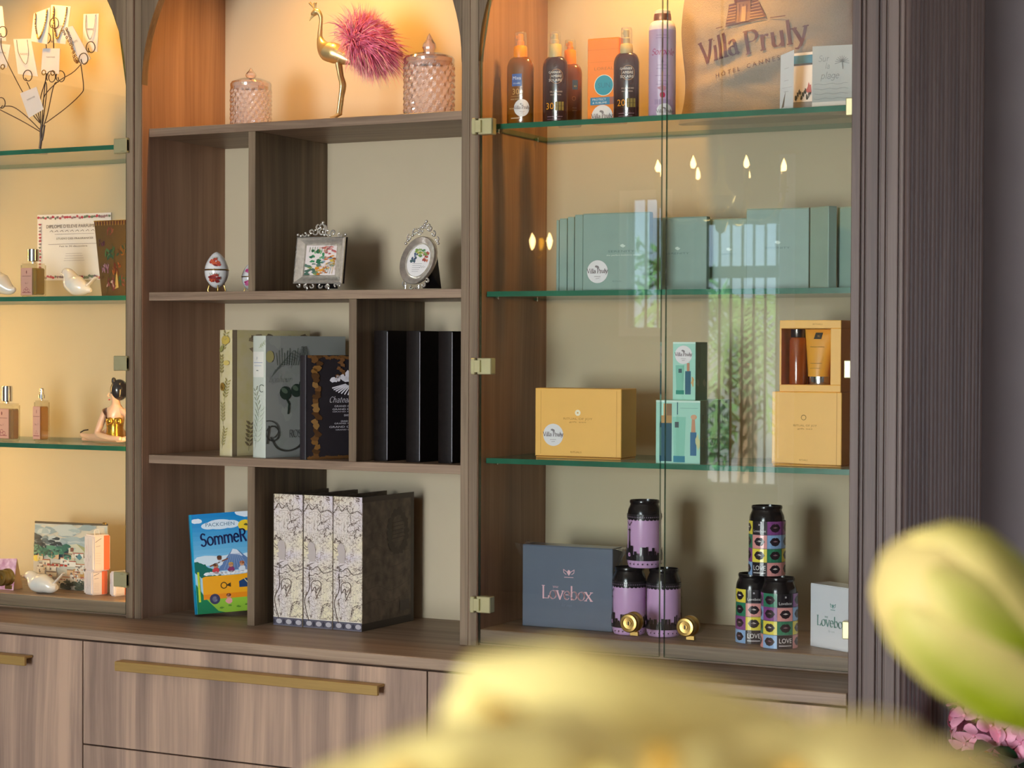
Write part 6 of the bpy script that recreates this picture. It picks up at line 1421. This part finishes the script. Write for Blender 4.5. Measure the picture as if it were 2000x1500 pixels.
# ============================================================ flowers in the foreground and at the right
def W(px, py, d): return CAM+ray(px, py)*(d/FPX)
def petal_mat(name, edge, mid, rough=.55):
    m = bpy.data.materials.new(name); m.use_nodes = True; N = m.node_tree.nodes; L = m.node_tree.links; b = N['Principled BSDF']; b.inputs['Roughness'].default_value = rough
    b.inputs['Subsurface Weight'].default_value = .0; b.inputs['Specular IOR Level'].default_value = .25
    a = N.new('ShaderNodeAttribute'); a.attribute_name = 'rib'; mx = N.new('ShaderNodeMix'); mx.data_type = 'RGBA'; mx.inputs['A'].default_value = lin(edge)+(1,); mx.inputs['B'].default_value = lin(mid)+(1,)
    nn = N.new('ShaderNodeTexNoise'); nn.inputs['Scale'].default_value = 60; ad = N.new('ShaderNodeMath'); ad.operation = 'MULTIPLY_ADD'; ad.inputs[1].default_value = .12; ad.use_clamp = True
    L.new(nn.outputs['Fac'], ad.inputs[0]); L.new(a.outputs['Fac'], ad.inputs[2]); L.new(ad.outputs[0], mx.inputs['Factor']); L.new(mx.outputs['Result'], b.inputs['Base Color'])
    tr = N.new('ShaderNodeBsdfTranslucent'); L.new(mx.outputs['Result'], tr.inputs[0]); ms = N.new('ShaderNodeMixShader'); ms.inputs[0].default_value = .25
    L.new(b.outputs[0], ms.inputs[1]); L.new(tr.outputs[0], ms.inputs[2]); L.new(ms.outputs[0], N['Material Output'].inputs[0]); return m
def petal(name, grid, rib, mat, parent, thick=.0009):
    """grid[j][i] points along and across; a real double-sided petal with thickness"""
    nj, ni = len(grid), len(grid[0]); v = [p for r in grid for p in r]; mb = MB()
    f = [(j*ni+i, j*ni+i+1, (j+1)*ni+i+1, (j+1)*ni+i) for j in range(nj-1) for i in range(ni-1)]
    mb.add(v, f); me = bpy.data.meshes.new(name); me.from_pydata([tuple(p) for p in v], [], f)
    at_ = me.attributes.new('rib', 'FLOAT', 'POINT'); at_.data.foreach_set('value', [x for r in rib for x in r]); me.materials.append(mat)
    me.polygons.foreach_set('use_smooth', [True]*len(me.polygons)); o = bpy.data.objects.new(name, me); COL.objects.link(o); o.parent = parent
    s = o.modifiers.new('solid', 'SOLIDIFY'); s.thickness = thick; s.offset = 0; return o
LILYB = petal_mat('lily_bud_petal', (236, 212, 136), (150, 164, 24)); LILY = petal_mat('yellow_lily_petal', (252, 238, 160), (240, 214, 108))
STEM = M('lily_stem', (92, 128, 50), .5, var=.15)
base = W(1500, 1500, .42); tz = .98
ta = thing('side_table', 'small round table under the lily vase in front of the cabinets', 'table', (base.x, base.y, 0))
MB().lathe([(.24, tz-.025), (.25, tz-.02), (.25, tz-.004), (.245, tz)], 48).build('tabletop', W_H, ta, .6)
MB().lathe([(.022, .03), (.022, tz-.026)], 20).build('column', BRASS, ta, .6); MB().lathe([(.18, 0), (.18, .012), (.03, .03)], 40).build('foot', BRASS, ta, .6)
va = thing('vase', 'clear vase holding yellow lilies on the small table', 'vase', (base.x, base.y, tz+.0005))
MB().lathe([(.045, 0), (.05, .004), (.055, .1), (.05, .2), (.056, .22), (.053, .22), (.047, .2), (.051, .1), (.046, .01), (.0002, .008)], 32, cap=False).build('vase_body', CLEAR, va, .6)
# the half-open bud at the right edge
B0 = W(2110, 1400, .70); B1 = W(1738, 1076, .68); axis = (B1-B0); Lb = axis.length; ax = axis.normalized()
toc = (CAM-B0).normalized(); e1 = (toc-ax*toc.dot(ax)).normalized(); e2 = ax.cross(e1)
lb = thing('lily_bud', 'pale yellow half-open lily bud with green midribs at the right edge', 'flower', B0)
Rb = .0275
def rad_b(u):
    tab = ((0, .3), (.15, .62), (.35, .88), (.6, 1.), (.78, .98), (.9, .82), (.97, .56), (1.0, .3))
    for (a, x), (b, y) in zip(tab, tab[1:]):
        if u <= b: return Rb*(x+(y-x)*(u-a)/(b-a))
    return Rb*.3
for k, (a0, lift, Ls, shift) in enumerate(((2.35, .9, .90, 0), (4.4, .92, .93, 0), (.2, .93, .97, 0), (1.25, 1.0, 1.0, .0), (-.75, 1.0, .955, 0), (3.3, 1.0, .98, 0))):
    g = []; rb = []
    for j in range(15):
        u = j/14; row = []; rr = []
        for i in range(11):
            v = (i/10-.5)*2; hw = 1.02*(1-.10*u)*math.sin(PI*(.12+.80*u))**.35; a = a0+v*hw
            r = rad_b(u)*lift*(1+.03*(1-v*v))*(1.0-.14*(abs(v)**3)*u); z = u*Lb*Ls*(1-.10*u*v*v)
            row.append(ax*z+(e1*math.cos(a)+e2*math.sin(a))*r)
            rr.append(min(1, 1.5*max(0, 1-abs(v)*1.05)*max(0, 1-u*.98)**.6))
        g.append(row); rb.append(rr)
    petal('petal', g, rb, LILYB, lb)
mbc = MB(); mbc.tube([ax*(Lb*.985*k/16) for k in range(17)], [rad_b(k/16)*.86+.0002 for k in range(17)], 24); mbc.build('inner_petals', LILYB, lb, True)
st = smooth_path([(0, 0, 0), W(2300, 1640, .66)-B0, Vector((base.x+.03, base.y+.02, tz+.3))-B0, Vector((base.x, base.y, tz+.03))-B0], 6)
MB().tube(st, .004, 8).build('stem', STEM, lb, True)
# the open lily that fills the bottom of the picture
F0 = W(1330, 1640, .335); fl = thing('lily_flower', 'large blurred yellow lily across the bottom foreground', 'flower', F0)
def px_petal(cl, mat, ribk=.6):
    """cl: centre line [(px,py,dist,half width px, tilt)]; the petal spans across it, edges a little further back"""
    P = smooth_path([Vector((c[0], c[1], c[2]*1000)) for c in cl], 5); HW = lerps([c[3] for c in cl], len(P)); g = []; rb = []
    for j, c in enumerate(P):
        a = P[max(0, j-1)]; b = P[min(len(P)-1, j+1)]; dx, dy = b.x-a.x, b.y-a.y; l = math.hypot(dx, dy) or 1; nx, ny = -dy/l, dx/l; row = []; rr = []
        for i in range(13):
            v = (i/12-.5)*2; wav = .0015*math.sin(j*.9+v*3)*abs(v)
            row.append(W(c.x+nx*v*HW[j], c.y+ny*v*HW[j], c.z/1000+.014*v*v+wav-.004*max(0, 1-abs(v)*4))-F0); rr.append(max(0, 1-abs(v)*1.6)*ribk)
        g.append(row); rb.append(rr)
    return petal('petal', g, rb, mat, fl, .0007)
px_petal([(1330, 1680, .34, 60), (1180, 1560, .345, 150), (1040, 1465, .355, 150), (955, 1395, .365, 110), (915, 1340, .375, 55)], LILY, .5)
def edge_petal(rows, mat, ribk):
    """rows from base to tip: left edge, right edge (photo pixels) and distance; the middle bulges towards the room"""
    Lp = smooth_path([Vector((r[0], r[1], r[4]*1000)) for r in rows], 4); Rp = smooth_path([Vector((r[2], r[3], r[4]*1000)) for r in rows], 4); g = []; rb = []
    for a, b in zip(Lp, Rp):
        row = []; rr = []
        for i in range(15):
            u = i/14; v = 2*u-1; row.append(W(a.x+(b.x-a.x)*u, a.y+(b.y-a.y)*u-18*(1-v*v), a.z/1000+.012*v*v)-F0); rr.append(max(0, 1-abs(v)*1.6)*ribk)
        g.append(row); rb.append(rr)
    return petal('petal', g, rb, mat, fl, .0007)
edge_petal([(1000, 1720, 1650, 1720, .352), (940, 1550, 1800, 1600, .354), (900, 1425, 1720, 1510, .357), (888, 1345, 1600, 1425, .361), (915, 1292, 1460, 1360, .366), (975, 1272, 1310, 1315, .371), (1050, 1266, 1170, 1283, .376)], LILY, .25)
px_petal([(1350, 1680, .34, 60), (1480, 1580, .335, 150), (1600, 1525, .335, 130), (1710, 1480, .34, 90), (1800, 1465, .35, 40)], LILY, .5)
px_petal([(1400, 1700, .33, 60), (1580, 1620, .325, 160), (1750, 1560, .325, 130), (1890, 1520, .33, 60), (1960, 1520, .335, 15)], LILY, .4)
px_petal([(1250, 1690, .325, 80), (1060, 1600, .318, 200), (860, 1560, .318, 150), (700, 1545, .325, 70), (600, 1540, .335, 20)], LILY, .7)
px_petal([(1330, 1720, .32, 80), (1300, 1640, .316, 240), (1240, 1580, .318, 200), (1200, 1530, .321, 110), (1180, 1500, .324, 30)], LILY, .6)
ANT = M('ochre_anther', (196, 146, 32), .7, var=.15)
for px, py, d in ((985, 1395, .335), (1300, 1492, .300), (1560, 1520, .315), (800, 1520, .31)):
    sN = MB().tube(smooth_path([Vector((0, 0, 0)), (W(px, py+60, d)-F0)*.6, W(px, py, d)-F0], 5), .0009, 6).build('filament', LILY, fl, True)
    a = W(px-34, py-12, d)-F0; b = W(px+34, py+14, d)-F0; MB().tube([a, (a+b)/2, b], [.0012, .0026, .0012], 8).build('anther', ANT, sN, True)
MB().tube(smooth_path([(0, 0, 0), W(1400, 1900, .36)-F0, Vector((base.x, base.y, tz+.26))-F0, Vector((base.x-.01, base.y, tz+.03))-F0], 6), .0045, 8).build('stem', STEM, fl, True)

# pink hydrangea in a gold-rimmed pot beside the fluted end
pc = at(2010, 1470, -.06); zp = pc.z
stnd = thing('plant_stand', 'slim brass plant stand beside the fluted cabinet end', 'stand', (pc.x, pc.y, 0))
MB().lathe([(.13, zp-.19), (.13, zp-.176)], 40).build('stand_top', W_H, stnd, .6)
for k in range(3):
    a = 2*PI*k/3+.5; MB().tube([(.11*math.cos(a), .11*math.sin(a), zp-.19), (.14*math.cos(a), .14*math.sin(a), 0)], .008, 8).build('leg', BRASS, stnd)
hy = thing('hydrangea_pot', 'pink hydrangea in a cream pot with gold rim beside the fluted end', 'potted plant', (pc.x, pc.y, zp-.1755))
MB().lathe([(.07, 0), (.075, .004), (.102, .16), (.098, .16), (.09, .14), (.0002, .138)], 40, cap=False).build('pot', M('cream_pot', (214, 200, 176), .35, var=.03), hy, .6)
MB().torus((0, 0, .1605), .1, .0035, 'z', 48, 8).build('gold_rim', M('gold_rim', (214, 176, 84), .2, 1.), hy, True)
HP = M('hydrangea_petal', (224, 138, 166), .7, rgb2=(238, 170, 190), var=.12, scale=50); rn = random.Random(21); fm = None
HC = [(at(1922, 1418, -.03)-Vector((pc.x, pc.y, zp-.1755)), .055), (at(2012, 1432, -.06)-Vector((pc.x, pc.y, zp-.1755)), .05), (at(2055, 1400, -.02)-Vector((pc.x, pc.y, zp-.1755)), .05)]
for c, r in HC:
    for k in range(26):
        y_ = 1-2*(k+.5)/26; a = k*2.39996; d = Vector((math.sqrt(1-y_*y_)*math.cos(a), math.sqrt(1-y_*y_)*math.sin(a), y_))
        if d.z < -.75: continue
        if fm is None:
            mb = MB()
            for m_ in range(4):
                b = PI/2*m_; ct, sn = math.cos(b), math.sin(b); pts = []
                for u, w_, z_ in ((.001, .001, 0), (.006, .0055, .0012), (.0115, .0075, .003), (.016, .0055, .0022), (.0185, .0015, .001)):
                    pts += [Vector((u*ct-w_*sn, u*sn+w_*ct, z_)), Vector((u*ct+w_*sn, u*sn-w_*ct, z_))]
                mb.add(pts, [(2*i, 2*i+1, 2*i+3, 2*i+2) for i in range(4)])
            mb.sphere((0, 0, .001), .002, nu=8, nv=5); o = mb.build('floret', HP, hy, True); fm = o.data
        else:
            o = bpy.data.objects.new('floret', fm); COL.objects.link(o); o.parent = hy
        o.location = c+d*r*rn.uniform(.9, 1.05); o.rotation_euler = (d+Vector((rn.gauss(0, .2), rn.gauss(0, .2), rn.gauss(0, .2)))).to_track_quat('Z', 'Y').to_euler(); o.scale = (1.75,)*3
    MB().tube([c*.9, Vector((c.x*.3, c.y*.3, .13))], .003, 6).build('stem', STEM, hy)
HL = M('hydrangea_leaf', (38, 66, 40), .45, var=.2)
for k, (a, L_, up) in enumerate(((2.9, .10, .03), (3.7, .11, .02), (-1.6, .10, .03), (-.6, .11, .04), (.6, .10, .05), (1.8, .1, .05), (-2.2, .09, .045))):
    mb = MB(); v = []
    for j in range(7):
        u = j/6; w_ = .034*math.sin(PI*(.08+.9*u))**.8; ctr_ = Vector((math.cos(a), math.sin(a), 0))*(.03+L_*u)+Vector((0, 0, .15+up*math.sin(PI*u*.8))); sd = Vector((-math.sin(a), math.cos(a), 0))*w_
        v += [ctr_-sd+Vector((0, 0, .006)), ctr_, ctr_+sd+Vector((0, 0, .006))]
    mb.add(v, [(3*j+i, 3*j+i+1, 3*j+4+i, 3*j+3+i) for j in range(6) for i in range(2)]); mb.build('leaf', HL, hy, True)
